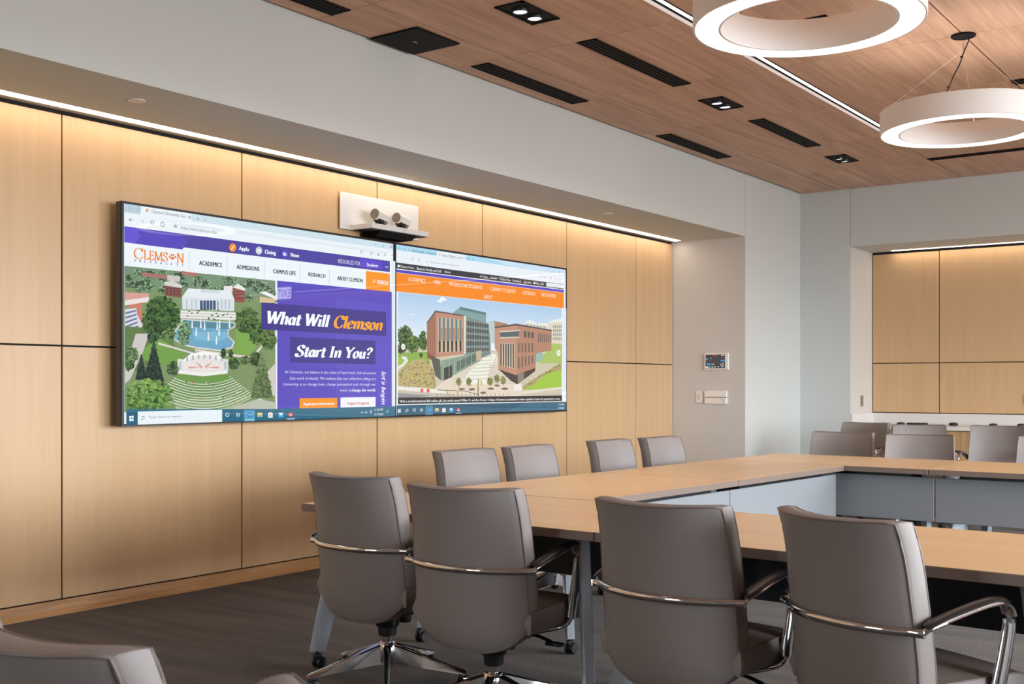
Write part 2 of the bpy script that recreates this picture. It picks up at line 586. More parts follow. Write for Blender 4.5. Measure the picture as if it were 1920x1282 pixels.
def ring_pendant(x, y, label, wire0=216, cord0=270):
    R0, R1, zb, h = 0.488, 0.366, 2.810, 0.141
    r = empty('ring_pendant', (x, y, ZC))
    dz = zb - ZC
    n = 96
    # shell: outer wall, lips, inner wall, top
    prof = [(R0 - 0.010, dz), (R0 - 0.003, dz), (R0, dz + 0.004), (R0, dz + h - 0.003), (R0 - 0.003, dz + h), (R0 - 0.02, dz + h), (R0 - 0.02, dz + h - 0.012), (R1 + 0.02, dz + h - 0.012), (R1 + 0.02, dz + h), (R1 + 0.002, dz + h), (R1, dz + h - 0.003), (R1, dz + 0.003), (R1 + 0.002, dz), (R1 + 0.012, dz), (R1 + 0.012, dz + 0.006), (R0 - 0.010, dz + 0.006)]
    m = MB()
    m.lathe(prof + [prof[0]], n=n, cap=False)
    m.build('housing', M['ring_white'], r, smooth=35)
    m = MB()
    m.lathe([(R1 + 0.0125, dz + 0.0035), (R0 - 0.0105, dz + 0.0035)], n=n, cap=False)
    m.build('diffuser', M['ring_light'], r)
    m = MB()
    m.lathe([(R1 + 0.022, dz + h - 0.011), (R0 - 0.022, dz + h - 0.011)], n=n, cap=False)
    m.build('uplight', M['ring_uplight'], r)
    MB().lathe([(0.001, -0.012), (0.068, -0.012), (0.072, -0.008), (0.072, -0.001), (0.001, -0.001)], n=40, cap=False).build('canopy', M['black_metal'], r, smooth=40)
    for k in range(3):
        a = math.radians(wire0 + 120 * k)
        p1 = ((R0 - 0.011) * math.cos(a), (R0 - 0.011) * math.sin(a), dz + h - 0.01)
        w = MB().tube([(0.012 * math.cos(a), 0.012 * math.sin(a), -0.10), p1], 0.0008, n=6)
        w.build('suspension_wire', M['alu'], r)
    MB().lathe([(0.0015, -0.05), (0.004, -0.052), (0.0045, -0.09), (0.002, -0.10)], n=10).tube([(0, 0, -0.012), (0, 0, -0.055)], 0.0016, n=6).build('wire_gripper', M['chrome'], r, smooth=40)
    a = math.radians(248)
    cord = spline([(0.030, 0.012, -0.012), (0.028, 0.008, -0.04), (0.006, -0.02, -0.115), (0.000, -0.09, -0.20), (-0.012, -0.18, -0.29), (-0.010, -0.30, -0.39), (-0.005, -0.43, dz + h - 0.01)], 6)
    RC = Matrix.Rotation(math.radians(cord0 - 270), 3, 'Z')
    cord = [RC @ p for p in cord]
    c = MB().tube(cord, 0.0042, n=8)
    for q in (14, 29):
        p = cord[q]
        c.box(p.x - 0.012, p.x + 0.006, p.y - 0.004, p.y + 0.004, p.z - 0.004, p.z + 0.004)
    c.build('power_cord', M['black_plastic'], r, smooth=60)
    tag(r, label, 'pendant lamp', 'white ring pendants')
    return r


ring_pendant(-1.833, 4.696, 'large white glowing ring pendant cut off by the top of the picture', 158, 166)
ring_pendant(-1.833, 7.236, 'white glowing ring pendant whose round black ceiling canopy and cord are in full view')


def downlight(x, y, label, tilt):
    r = empty('downlight', (x, y, ZC))
    hx, hy = 0.098, 0.188
    m = MB()
    for (a, b, c, d) in ((-hx, hx, -hy, -hy + 0.018), (-hx, hx, hy - 0.018, hy), (-hx, -hx + 0.018, -hy, hy), (hx - 0.018, hx, -hy, hy)):
        m.box(a, b, c, d, -0.008, 0.0)
    m.build('frame', M['black_metal'], r)
    MB().box(-hx + 0.018, hx - 0.018, -hy + 0.018, hy - 0.018, -0.003, 0.0).build('housing', M['black_void'], r)
    for s in (-1, 1):
        T = Matrix.Translation((0.0, s * 0.072, -0.012)) @ Matrix.Rotation(tilt, 4, 'X') @ Matrix.Rotation(-tilt * 0.6, 4, 'Y')
        k = MB().lathe([(0.036, 0.014), (0.040, -0.006), (0.044, -0.010), (0.046, -0.006), (0.046, 0.012)], n=28, mat4=T, cap=False).build('lamp', M['black_plastic'], r, smooth=40)
        MB().lathe([(0.0005, -0.004), (0.0385, -0.004)], n=28, mat4=T, cap=False).build('lamp_lens', M['lamp_face'], k)
        L = bpy.data.lights.new('downlight_beam', 'SPOT')
        L.energy = SPOT_W
        L.spot_size = math.radians(62)
        L.spot_blend = 0.8
        L.shadow_soft_size = 0.035
        L.color = (1.0, 0.90, 0.78)
        lo = bpy.data.objects.new('downlight_beam', L)
        lo.location = (0, s * 0.072, -0.04)
        lo.rotation_euler = (tilt, -tilt * 0.6, 0)
        lo.parent = k
        COL.objects.link(lo)
    tag(r, label, 'downlight', 'twin recessed downlights')
    return r


downlight(-3.75, 5.325, 'black twin downlight in the wood ceiling, beside the square speaker', 0.02)
downlight(-3.765, 7.90, 'black twin downlight in the wood ceiling between the two long inner air vents', 0.05)
downlight(-3.76, 10.50, 'black twin downlight in the wood ceiling nearest the far grey wall', 0.12)


def vent(x0, x1, y0, y1, label, slats=3, along=1):
    cx, cy = (x0 + x1) / 2, (y0 + y1) / 2
    r = empty('air_vent', (cx, cy, ZC))
    hx, hy = (x1 - x0) / 2, (y1 - y0) / 2
    f = 0.014
    MB().box(-hx + 0.003, hx - 0.003, -hy + 0.003, hy - 0.003, -0.002, 0.0).build('backing', M['black_void'], r)
    m = MB()
    for (a, b, c, d) in ((-hx, hx, -hy, -hy + f), (-hx, hx, hy - f, hy), (-hx, -hx + f, -hy, hy), (hx - f, hx, -hy, hy)):
        m.box(a, b, c, d, -0.007, 0.0)
    m.build('frame', M['black_metal'], r)
    for k in range(slats):
        t = (k + 1) / (slats + 1)
        if along == 1:
            c = -hx + 2 * hx * t
            s = MB().box(c - 0.0095, c + 0.0095, -hy + f, hy - f, -0.007, -0.002)
        else:
            c = -hy + 2 * hy * t
            s = MB().box(-hx + f, hx - f, c - 0.0075, c + 0.0075, -0.007, -0.002)
        s.build('slat', M['dark_slat'], r)
    tag(r, label, 'air vent', 'black slotted air vents in the ceiling')
    return r


vent(-4.688, -4.54, 3.43, 4.692, 'black slotted air vent along the wall edge, cut off by the top of the picture')
vent(-4.688, -4.54, 5.998, 7.245, 'black slotted air vent along the wall edge, next after the square speaker')
vent(-3.826, -3.688, 5.968, 7.250, 'black slotted air vent in the wide ceiling strip, just past the nearest twin downlight')
vent(-4.71, -4.565, 8.60, 9.80, 'black slotted air vent along the wall edge, closest to the far corner')
vent(-3.836, -3.70, 8.55, 9.80, 'black slotted air vent in the wide ceiling strip, before the farthest twin downlight')
vent(-3.104, -1.86, 10.965, 11.07, 'thin black air slot across the ceiling in front of the far wall', 1, 0)
vent(-1.829, -0.60, 8.50, 8.63, 'black air slot at the right edge beside the cord-hung ring pendant', 3, 0)
vent(-2.50, -2.376, 6.365, 6.435, 'short black air slot seen through the hole of the nearer ring pendant', 1, 0)

sp = empty('ceiling_speaker', (-4.617, 5.345, ZC))
MB().box(-0.19, 0.19, -0.203, 0.203, -0.012, 0.0, 0.004, 2).build('grille', M['black_metal'], sp)
MB().box(-0.004, 0.004, -0.018, 0.018, -0.0135, -0.0119).build('badge', M['alu'], sp)
tag(sp, 'square black speaker flush in the wood ceiling against the grey header', 'speaker')

for (x, y, lb) in ((-5.147, 3.702, 'round white cover plate on the soffit above the left display'), (-5.173, 8.577, 'round white cover plate on the soffit near its far end')):
    o = MB().lathe([(0.001, -0.006), (0.044, -0.006), (0.046, -0.004), (0.046, 0.0), (0.001, 0.0)], n=32, cap=False).build('sprinkler_cover', M['white_plastic'], None, 40)
    o.location = (x, y, ZS)
    tag(o, lb, 'sprinkler cover', 'sprinkler covers')

# ------------------------------------------------------------------ wall devices
tp = empty('touch_panel', (-5.153, YE, 1.506))
MB().box(-0.136, 0.136, -0.022, 0, -0.087, 0.087, 0.006, 2).build('frame', M['device_white'], tp)
tscr, tnt, tpb = new_mat('touch_screen')
tpb.inputs['Base Color'].default_value = rgb(30, 31, 34)
tpb.inputs['Roughness'].default_value = 0.2
tpb.inputs['Emission Color'].default_value = rgb(58, 61, 66)
tpb.inputs['Emission Strength'].default_value = 1.0
MB().box(-0.118, 0.100, -0.0235, -0.0215, -0.070, 0.070).build('screen', tscr, tp)
for nm, col, rects in (
    ('blue_buttons', rgb(70, 170, 235), [(-0.115, -0.092, 0.015, 0.027), (-0.104, -0.064, -0.038, -0.021), (0.052, 0.095, 0.0, 0.013)]),
    ('red_marks', rgb(190, 70, 60), [(-0.04, 0.015, 0.055, 0.066), (-0.075, -0.055, 0.0, 0.010), (0.06, 0.09, 0.037, 0.043), (0.06, 0.09, -0.018, -0.013), (-0.11, -0.1, 0.032, 0.038)]),
    ('white_marks', rgb(225, 228, 232), [(-0.117, -0.088, -0.066, -0.052), (-0.08, -0.066, -0.062, -0.054), (-0.052, -0.03, -0.062, -0.054), (-0.02, -0.002, -0.062, -0.054), (0.02, 0.032, -0.06, -0.05), (0.065, 0.08, -0.06, -0.05), (-0.055, -0.02, -0.032, -0.026), (0.057, 0.092, 0.058, 0.065), (-0.065, -0.052, 0.031, 0.036), (0.052, 0.056, -0.05, -0.022), (0.07, 0.084, -0.028, -0.022), (0.068, 0.086, -0.042, -0.036)])):
    lit = emit(nm, col, 1.0)
    for (a, b, c, d) in rects:
        MB().box(a, b, -0.0242, -0.0234, c, d).build('screen_icon', lit, tp)
tag(tp, 'wall touch panel with a dark lit screen beside the wood panelling', 'touch panel')

sw = empty('light_switch', (-5.353, YE, 1.138))
MB().box(-0.037, 0.037, -0.008, 0, -0.062, 0.062, 0.003, 2).build('plate', M['device_white'], sw)
MB().box(-0.017, 0.017, -0.012, -0.007, -0.034, 0.034, 0.002, 1).build('rocker', M['white_shade'], sw)
tag(sw, 'small white light switch left of the wide white wall controller', 'light switch')
kp = empty('wall_controller', (-5.162, YE, 1.135))
MB().box(-0.124, 0.124, -0.022, 0, -0.067, -0.004, 0.003, 2).box(-0.124, 0.124, -0.022, 0, 0.002, 0.067, 0.003, 2).build('cover', M['device_white'], kp)
MB().box(-0.118, 0.118, -0.016, -0.002, -0.006, 0.004).build('groove', M['bezel_side'], kp)
MB().box(0.056, 0.064, -0.0228, -0.0215, -0.018, -0.011).build('indicator', M['bezel_side'], kp)
MB().box(0.074, 0.098, -0.0225, -0.0215, -0.055, -0.018, 0.0003, 1).build('button', M['white_shade'], kp)
tag(kp, 'wide white two-part wall controller below the touch panel', 'wall controller')

so = empty('wall_outlet', (XR + 0.002, 12.545, 1.083))
MB().box(0, 0.008, -0.04, 0.04, -0.062, 0.062, 0.003, 2).build('plate', M['chrome'], so)
MB().box(0.007, 0.011, -0.018, 0.018, -0.038, 0.038, 0.002, 1).build('insert', M['camera_face'], so)
tag(so, 'metal outlet plate on the white recess side wall above the counter', 'outlet')
so = empty('wall_outlet', (-2.617, YR, 1.11))
MB().box(-0.04, 0.04, -0.008, 0, -0.062, 0.062, 0.003, 2).build('plate', M['chrome'], so)
MB().box(-0.018, 0.018, -0.011, -0.007, -0.038, 0.038, 0.002, 1).build('insert', M['camera_face'], so)
tag(so, 'metal outlet plate on the far wood panel at the right edge of the picture', 'outlet')

# counter in the far recess
ct = empty('countertop', (XR + 0.004, YB, 0.827))
MB().box(0, X_MAX - XR - 0.02, -0.004, YR - YB - 0.002, -0.039, 0, 0.003, 1).build('slab', M['quartz'], ct)
MB().box(0.02, X_MAX - XR - 0.02, YR - YB - 0.022, YR - YB - 0.002, 0.0, 0.119).build('backsplash', M['quartz'], ct)
MB().box(0, 0.02, 0, YR - YB - 0.002, 0.0, 0.119).build('side_splash', M['quartz'], ct)
tag(ct, 'white stone worktop with upstand running along the far recess', 'worktop')
cxs = [XR + 0.006, -3.525, -2.6, -1.7, -0.8, 0.1]
for k, (x0, x1) in enumerate(zip(cxs[:-1], cxs[1:])):
    cb = empty('base_cabinet', ((x0 + x1) / 2, YB + 0.03, 0))
    w = (x1 - x0) / 2
    MB().box(-w + 0.001, w - 0.001, 0.022, 0.66, 0.09, 0.786).build('body', M['cabinet_wood'], cb)
    MB().box(-w + 0.001, w - 0.001, 0.08, 0.6, 0.0, 0.09).build('plinth', M['black_plastic'], cb)
    for s in (-1, 1):
        x = (-w + 0.003, -0.002) if s < 0 else (0.002, w - 0.003)
        MB().box(x[0], x[1], 0.0, 0.02, 0.095, 0.782, 0.0015, 1).build('door', M['cabinet_wood'], cb)
    lb = ['wood base cabinet at the left end below the white worktop', 'wood base cabinet below the worktop behind the second chair of the counter row',
          'wood base cabinet of the counter starting at the right picture edge', None, None][k]
    tag(cb, lb or ('wood base cabinet further along the counter, %s past the right picture edge' % ('first' if k == 3 else 'second')), 'cabinet', 'base cabinets under the worktop')


def puck(x, y, rx, label):
    o = MB().lathe([(0.001, 0), (0.036, 0.0), (0.044, 0.008), (0.046, 0.018), (0.040, 0.028), (0.022, 0.033), (0.001, 0.034)], n=24, cap=False).build('desk_microphone', M['black_plastic'], None, 50)
    o.scale = (rx, rx, 1)
    o.location = (x, y, 0.827)
    tag(o, label, 'microphone', 'small black pucks on the worktop')


puck(-3.79, 12.40, 0.95, 'small round black puck on the worktop, leftmost behind the counter chairs')
puck(-3.30, 12.62, 1.05, 'wider round black puck on the worktop right of the marker')
puck(-2.88, 12.55, 0.95, 'round black puck on the worktop above the chair at the right picture edge')
puck(-2.62, 12.62, 0.95, 'black puck on the worktop cut off by the right picture edge')
mk = empty('remote_control', (-3.60, 12.52, 0.827), math.radians(12))
MB().box(-0.16, 0.06, -0.022, 0.022, 0.003, 0.027, 0.008, 2).build('body', M['black_plastic'], mk, 40)
MB().box(0.06, 0.17, -0.014, 0.014, 0.003, 0.017, 0.006, 2).build('tip', M['alu'], mk, 40)
tag(mk, 'long black handset with silver end lying on the worktop', 'remote control')

# exit sign above the far wall, seen mirrored in the left display
ex = empty('exit_sign', (1.50, 11.6, 2.62))
MB().box(-0.16, 0.16, -0.025, 0.025, -0.095, 0.095, 0.006, 2).build('case', M['white_plastic'], ex)
MB().box(-0.15, 0.15, -0.0265, -0.0248, -0.085, 0.085).build('lit_face', M['exit_face'], ex)
MB().lathe([(0.012, 0.095), (0.012, ZC - 2.62)], n=12).lathe([(0.05, ZC - 2.645), (0.05, ZC - 2.62)], n=20).build('stem', M['white_plastic'], ex)
tag(ex, 'lit exit sign hung from the ceiling, seen mirrored in the left display', 'exit sign')
EXIT_PARENT = ex

# ------------------------------------------------------------------ conference tables
TA = math.radians(3.1)                                   # the whole table ring stands slightly turned in the room


def TW(xp, yp):
    return (xp * math.cos(TA) + yp * math.sin(TA), -xp * math.sin(TA) + yp * math.cos(TA))


TT, TH = 0.735, 0.034


def table(x0, x1, y0, y1, panel, label, grain, legs=(1, 1, 1, 1), under=()):
    """panel: which edge the modesty panel hangs under: 'N','S','E','W' (in the ring's own axes)"""
    cx, cy = (x0 + x1) / 2, (y0 + y1) / 2
    wx, wy = TW(cx, cy)
    t = empty('conference_table', (wx, wy, 0), -TA)
    hx, hy = (x1 - x0) / 2 - 0.0018, (y1 - y0) / 2 - 0.0018
    MB().box(-hx + 0.002, hx - 0.002, -hy + 0.002, hy - 0.002, TT - 0.004, TT).build('top', M['table_wood' if grain == 0 else 'table_wood_long'], t)
    MB().box(-hx, hx, -hy, hy, TT - TH, TT - 0.0005, 0.0015, 1).build('edge_band', M['table_edge'], t)
    pts = [(-1, -1), (1, -1), (1, 1), (-1, 1)]
    for (sx, sy), on in zip(pts, legs):
        if not on:
            continue
        d = Vector((sx, sy, 0)).normalized()             # towards the corner
        nrm = Vector((-d.y, d.x, 0))
        ix = 0.16 if (panel == 'E' and sx > 0) else 0.050
        iy = 0.20 if (panel == 'S' and sy < 0) or (panel == 'N' and sy > 0) else 0.050
        foot = Vector((sx * (hx - ix), sy * (hy - iy), 0))
        head = foot - d * 0.14
        zt, zb = TT - TH - 0.001, 0.078
        vs, fs = [], []
        th = 0.019
        for (p, z, w) in ((foot, zb, 0.036), (foot.lerp(head, 0.09), zb + 0.052, 0.038), (head.lerp(foot, 0.10), zt - 0.055, 0.047), (head, zt, 0.048)):
            for (a, b) in ((-1, -1), (-0.8, -1.25), (0.8, -1.25), (1, -1), (1, 1), (0.8, 1.25), (-0.8, 1.25), (-1, 1)):
                q = p + d * (w * a) + nrm * (th * 0.8 * b)
                vs.append((q.x, q.y, z))
        for k in range(3):
            for i in range(8):
                j = (i + 1) % 8
                fs.append([k * 8 + i, k * 8 + j, (k + 1) * 8 + j, (k + 1) * 8 + i])
        fs += [list(range(8))[::-1], list(range(24, 32))]
        lg = MB().add(vs, fs).build('leg', M['leg_silver'], t, 45)
        c = MB()
        c.tube([(foot.x, foot.y, 0.080), (foot.x, foot.y, 0.055)], 0.008, n=10)
        for s in (-1, 1):
            c.lathe([(0.001, -0.009), (0.023, -0.009), (0.027, -0.005), (0.027, 0.005), (0.023, 0.009), (0.001, 0.009)], c=(foot.x + s * 0.015, foot.y + 0.010, 0.027), n=20, axis=0, cap=False)
        c.box(foot.x - 0.012, foot.x + 0.012, foot.y - 0.018, foot.y + 0.020, 0.034, 0.068, 0.004, 1)
        c.build('caster', M['black_plastic'], lg, 45)
    # modesty panel with the cable trough behind it
    z0, z1 = 0.396, 0.676
    ins = 0.055
    if panel == 'E':
        MB().box(hx - ins - 0.012, hx - ins, -hy + 0.0005, hy - 0.0005, z0, z1, 0.003, 1).build('modesty_panel', M['modesty'], t)
        MB().box(hx - 0.26, hx - ins - 0.03, -hy + 0.16, hy - 0.16, 0.62, TT - TH).build('cable_tray', M['black_plastic'], t)
    elif panel == 'S':
        MB().box(-hx + 0.0005, hx - 0.0005, -hy + 0.115, -hy + 0.127, z0, z1, 0.003, 1).build('modesty_panel', M['modesty'], t)
        MB().box(-hx + 0.16, hx - 0.16, -hy + 0.15, -hy + 0.36, 0.62, TT - TH).build('cable_tray', M['black_plastic'], t)
    elif panel == 'N':
        MB().box(-hx + 0.006, hx - 0.006, hy - ins - 0.016, hy - ins - 0.0121, z0 + 0.001, z1 - 0.001).build('panel_shade_sheet', M['panel_shade'], t)  # added dark sheet that paints the table's shade onto the panel
        MB().box(-hx + 0.0005, hx - 0.0005, hy - ins - 0.012, hy - ins, z0, z1, 0.003, 1).build('modesty_panel', M['modesty'], t)
        MB().box(-hx + 0.16, hx - 0.16, hy - 0.26, hy - ins - 0.03, 0.62, TT - TH).build('cable_tray', M['black_plastic'], t)
    MB().box(-hx + 0.2, hx - 0.2, -0.03, 0.03, 0.655, TT - TH).build('beam', M['black_metal'], t)
    tag(t, label, 'table', 'light wood conference tables set in a hollow square')
    return t


table(-3.905, -2.322, 3.323, 4.238, 'N', 'wooden conference table at the near left corner of the table ring', 0)
table(-2.320, -0.738, 3.323, 4.238, 'N', 'wooden conference table of the near side, under the two rightmost near chairs', 0)
table(-0.736, 0.846, 3.323, 4.238, 'N', 'wooden conference table at the right picture edge of the near side', 0)
table(-3.905, -2.972, 4.242, 5.660, 'E', 'wooden conference table of the display side, first beyond the near corner', 1)
table(-3.905, -2.972, 5.662, 7.110, 'E', 'wooden conference table of the display side, next to the far corner', 1)
table(-3.905, -2.432, 7.114, 8.100, 'S', 'wooden conference table at the far left corner of the table ring', 0)
table(-2.430, -0.957, 7.114, 8.100, 'S', 'wooden conference table of the far side, right of the grey panel seam', 0)


# ------------------------------------------------------------------ conference chairs
def back_point(u, z, d):
    """outer back shell: u across (-1..1), z height, d = 0 rear .. 1 front face"""
    if z > 0.60:
        hw = 0.245 - 0.012 * (z - 0.60) / 0.29
    elif z > 0.42:
        hw = 0.245
    else:
        hw = 0.245 - 0.010 * ((0.42 - z) / 0.15) ** 2
    lean = -0.282 + 0.135 * (0.89 - z) - (0.02 * ((z - 0.74) / 0.15) ** 2 if z > 0.74 else 0)
    if z < 0.42:
        lean += 0.035 * ((0.42 - z) / 0.15) ** 2
    sag = 0.086 if z > 0.5 else 0.086 - 0.022 * (0.5 - z) / 0.23
    y = lean - 0.012 + sag * abs(u) ** 2.4
    th = 0.066
    puff = 0.012 * (1 - abs(u) ** 4)
    return Vector((hw * u, y + d * (th + puff), z))


def z_lo(u):
    return 0.292 + 0.095 * abs(u) ** 3.2


def z_hi(u):
    return 0.888 + 0.007 * abs(u) ** 2 - 0.004 * abs(u) ** 20


NU, NV = 24, 26


def back_mesh():
    m = MB()

    def P(i, j, d, inset=0.0):
        u = -1 + 2 * i / NU
        z = z_lo(u) + (z_hi(u) - z_lo(u)) * j / NV
        return back_point(u, z, d)
    ring = [(i, 0) for i in range(NU)] + [(NU, j) for j in range(NV)] + [(i, NV) for i in range(NU, 0, -1)] + [(0, j) for j in range(NV, 0, -1)]
    vs, fs = [], []
    for d in (0, 1):
        for j in range(NV + 1):
            for i in range(NU + 1):
                vs.append(P(i, j, d))
    n1 = (NU + 1) * (NV + 1)
    for d in (0, 1):
        for j in range(NV):
            for i in range(NU):
                q = [d * n1 + j * (NU + 1) + i, d * n1 + j * (NU + 1) + i + 1, d * n1 + (j + 1) * (NU + 1) + i + 1, d * n1 + (j + 1) * (NU + 1) + i]
                fs.append(q)
    # boxing strip around the edge, slightly bulged
    rows = []
    cz = 0.6
    for k, (d, b) in enumerate(((0.18, 0.0045), (0.5, 0.006), (0.82, 0.0045))):
        row = []
        for (i, j) in ring:
            p = P(i, j, d)
            o = Vector((0, 0, 0))
            if i == 0:
                o.x -= 1
            if i == NU:
                o.x += 1
            if j == 0:
                o.z -= 1
            if j == NV:
                o.z += 1
            o.normalize()
            row.append(len(vs))
            vs.append(p + o * b)
        rows.append(row)
    r0 = [j * (NU + 1) + i for (i, j) in ring]
    r1 = [n1 + j * (NU + 1) + i for (i, j) in ring]
    rows = [r0] + rows + [r1]
    L = len(ring)
    for a, b in zip(rows[:-1], rows[1:]):
        for k in range(L):
            k2 = (k + 1) % L
            fs.append([a[k], a[k2], b[k2], b[k]])
    m.add(vs, fs)
    loop0 = [P(i, j, 0.02) for (i, j) in ring]
    loop1 = [P(i, j, 0.98) for (i, j) in ring]
    return m, loop0, loop1


def seat_mesh():
    """cushion with a soft crown and a waterfall front"""
    m = MB()
    nx, ny = 16, 18
    x1, y0, y1 = 0.252, -0.15, 0.335
    vs, fs = [], []

    def top(u, v):
        z = 0.452 + 0.010 * (1 - u * u) * (1 - (2 * v - 1) ** 4)
        if v > 0.72:
            z -= 0.045 * ((v - 0.72) / 0.28) ** 2
        return z
    for lay in range(2):
        for j in range(ny + 1):
            for i in range(nx + 1):
                u = -1 + 2 * i / nx
                v = j / ny
                y = y0 + (y1 - y0) * v
                w = x1 * (1 - 0.10 * max(0, v - 0.75) / 0.25 * max(0, v - 0.75) / 0.25)
                z = top(u, v) if lay else top(u, v) * 0 + 0.372
                if lay == 0:
                    z = 0.372 - 0.0 * v
                vs.append((w * u, y, z))
    n1 = (nx + 1) * (ny + 1)
    for lay in range(2):
        for j in range(ny):
            for i in range(nx):
                fs.append([lay * n1 + j * (nx + 1) + i, lay * n1 + j * (nx + 1) + i + 1, lay * n1 + (j + 1) * (nx + 1) + i + 1, lay * n1 + (j + 1) * (nx + 1) + i])
    ring = [(i, 0) for i in range(nx)] + [(nx, j) for j in range(ny)] + [(i, ny) for i in range(nx, 0, -1)] + [(0, j) for j in range(ny, 0, -1)]
    a = [j * (nx + 1) + i for i, j in ring]
    b = [n1 + j * (nx + 1) + i for i, j in ring]
    c = []
    for k, (i, j) in enumerate(ring):
        p = Vector(vs[a[k]]).lerp(Vector(vs[b[k]]), 0.55)
        if i in (0, nx):
            p.x += 0.010 * (1 if i else -1)
        if j in (0, ny):
            p.y += 0.010 * (1 if j else -1)
        c.append(len(vs))
        vs.append(p)
    L = len(ring)
    for k in range(L):
        k2 = (k + 1) % L
        fs.append([a[k], a[k2], c[k2], c[k]])
        fs.append([c[k], c[k2], b[k2], b[k]])
    m.add(vs, fs)
    loop = [Vector(vs[q]) + Vector((0, 0, 0.0)) for q in b]
    return m, loop


def make_chair(base_rot):
    r = empty('conference_chair')
    m, l0, l1 = back_mesh()
    bk = m.build('backrest', M['leather'], r, 50)
    w = MB()
    w.tube(l0, 0.0032, n=6, closed=True)
    w.tube(l1, 0.0032, n=6, closed=True)
    w.build('piping', M['welt'], bk, 180)
    m, lp = seat_mesh()
    st = m.build('seat', M['leather'], r, 55)
    MB().tube(lp, 0.0028, n=6, closed=True).build('piping', M['welt'], st, 180)
    # chrome band round the back, continuing into the arms
    bz = 0.602
    band, nb = [], 22
    for i in range(nb + 1):
        u = -1.10 + 2.20 * i / nb
        uu = max(-1, min(1, u))
        p = back_point(uu, bz, 0)
        p.y -= 0.012
        p.x += 0.248 * (u - uu) + (0.012 if u > 1 else (-0.012 if u < -1 else 0))
        p.y += 0.10 * max(0, abs(u) - 1)
        band.append(p)
    MB().tube(band, [(0.0075, 0.012)] * len(band), n=12).build('back_band', M['chrome'], r, 60)
    for s in (-1, 1):
        p0 = Vector((s * 0.268, -0.215, bz))
        p0.y = band[-1].y + 0.005
        path = spline([p0, (s * 0.276, -0.13, 0.622), (s * 0.280, -0.02, 0.648), (s * 0.281, 0.085, 0.664), (s * 0.281, 0.135, 0.655), (s * 0.280, 0.155, 0.615), (s * 0.277, 0.140, 0.520), (s * 0.273, 0.118, 0.430), (s * 0.272, 0.108, 0.392)], 6)
        n = len(path)
        rad = []
        for k in range(n):
            t = k / (n - 1)
            if t < 0.42:
                rad.append((0.017 + 0.006 * min(1, t / 0.2), 0.0085))
            elif t < 0.62:
                rad.append((0.023, 0.0085 + 0.004 * (t - 0.42) / 0.2))
            else:
                rad.append((0.023 + 0.003 * math.sin((t - 0.62) / 0.38 * PI), 0.0125 + 0.006 * (t - 0.62) / 0.38))
        arm = MB().tube(path, rad, n=14, up=(0, 0.3, 1))
        # bracket running back under the seat
        arm.tube(spline([(s * 0.272, 0.110, 0.398), (s * 0.262, 0.095, 0.372), (s * 0.235, 0.05, 0.360), (s * 0.17, -0.02, 0.352), (s * 0.08, -0.02, 0.350)], 5), [(0.017, 0.010)] * 21, n=12)
        ao = arm.build('armrest', M['chrome'], r, 60)
        pad = [p + Vector((0, 0, 0.0075)) for p in path[2:25]]
        MB().tube(pad, [(0.0205 + 0.003 * math.sin(PI * k / 22), 0.0095) for k in range(len(pad))], n=12, up=(0, 0.3, 1)).build('arm_pad', M['black_pad'], ao, 60)
    # mechanism, lever, knob and gas lift
    mech = MB()
    mech.box(-0.10, 0.10, -0.115, 0.20, 0.292, 0.372, 0.014, 2)
    mech.box(-0.055, 0.055, -0.135, -0.05, 0.315, 0.360, 0.010, 2)
    mech.lathe([(0.030, 0.203), (0.038, 0.207), (0.041, 0.242), (0.050, 0.249), (0.056, 0.29), (0.056, 0.33)], n=24)
    mo = mech.build('mechanism', M['black_plastic'], r, 45)
    MB().tube(spline([(0.06, 0.05, 0.335), (0.17, 0.04, 0.325), (0.235, 0.03, 0.313)], 6), 0.007, n=8).box(0.215, 0.285, 0.012, 0.045, 0.300, 0.314, 0.006, 2).build('lever', M['black_plastic'], mo, 50)
    MB().lathe([(0.001, 0.245), (0.026, 0.245), (0.029, 0.25), (0.029, 0.30), (0.024, 0.325)], c=(0.0, 0.105, 0), n=20, cap=False).build('tension_knob', M['black_plastic'], mo, 45)
    MB().lathe([(0.0225, 0.165), (0.0225, 0.222)], n=24).build('gas_lift', M['chrome'], r, 40)
    # five-star base
    bs = MB().lathe([(0.020, 0.085), (0.036, 0.085), (0.041, 0.10), (0.040, 0.162), (0.034, 0.176), (0.024, 0.178)], n=32).build('base', M['chrome'], r, 35)
    for k in range(5):
        a = base_rot + k * 2 * PI / 5
        T = Matrix.Rotation(a, 4, 'Z')
        vs, fs = [], []
        # x = distance from the hub; rows of (x, half width top, half width bottom, z top, z bottom)
        rows = [(0.026, 0.0155, 0.0225, 0.174, 0.088), (0.06, 0.0150, 0.0225, 0.164, 0.087), (0.16, 0.0135, 0.020, 0.130, 0.078), (0.27, 0.012, 0.0165, 0.094, 0.066), (0.330, 0.0115, 0.0145, 0.077, 0.058), (0.344, 0.0095, 0.0115, 0.069, 0.057)]
        for (x, a1, b1, zt, zb) in rows:
            for (y, z) in ((-b1, zb), (-a1 - 0.001, zt - 0.007), (-a1 + 0.003, zt - 0.001), (a1 * 0.45, zt - 0.0035), (-a1 * 0.45 + 2 * a1 * 0.45, zt - 0.0035), (a1 - 0.003, zt - 0.001), (a1 + 0.001, zt - 0.007), (b1, zb)):
                vs.append(T @ Vector((x, y, z)))
        for q in range(len(rows) - 1):
            for i in range(8):
                j = (i + 1) % 8
                fs.append([q * 8 + i, q * 8 + j, (q + 1) * 8 + j, (q + 1) * 8 + i])
        fs += [list(range(8)), list(range((len(rows) - 1) * 8, len(rows) * 8))]
        MB().add(vs, fs).build('base_leg', M['chrome'], bs, 25)
        c = MB()
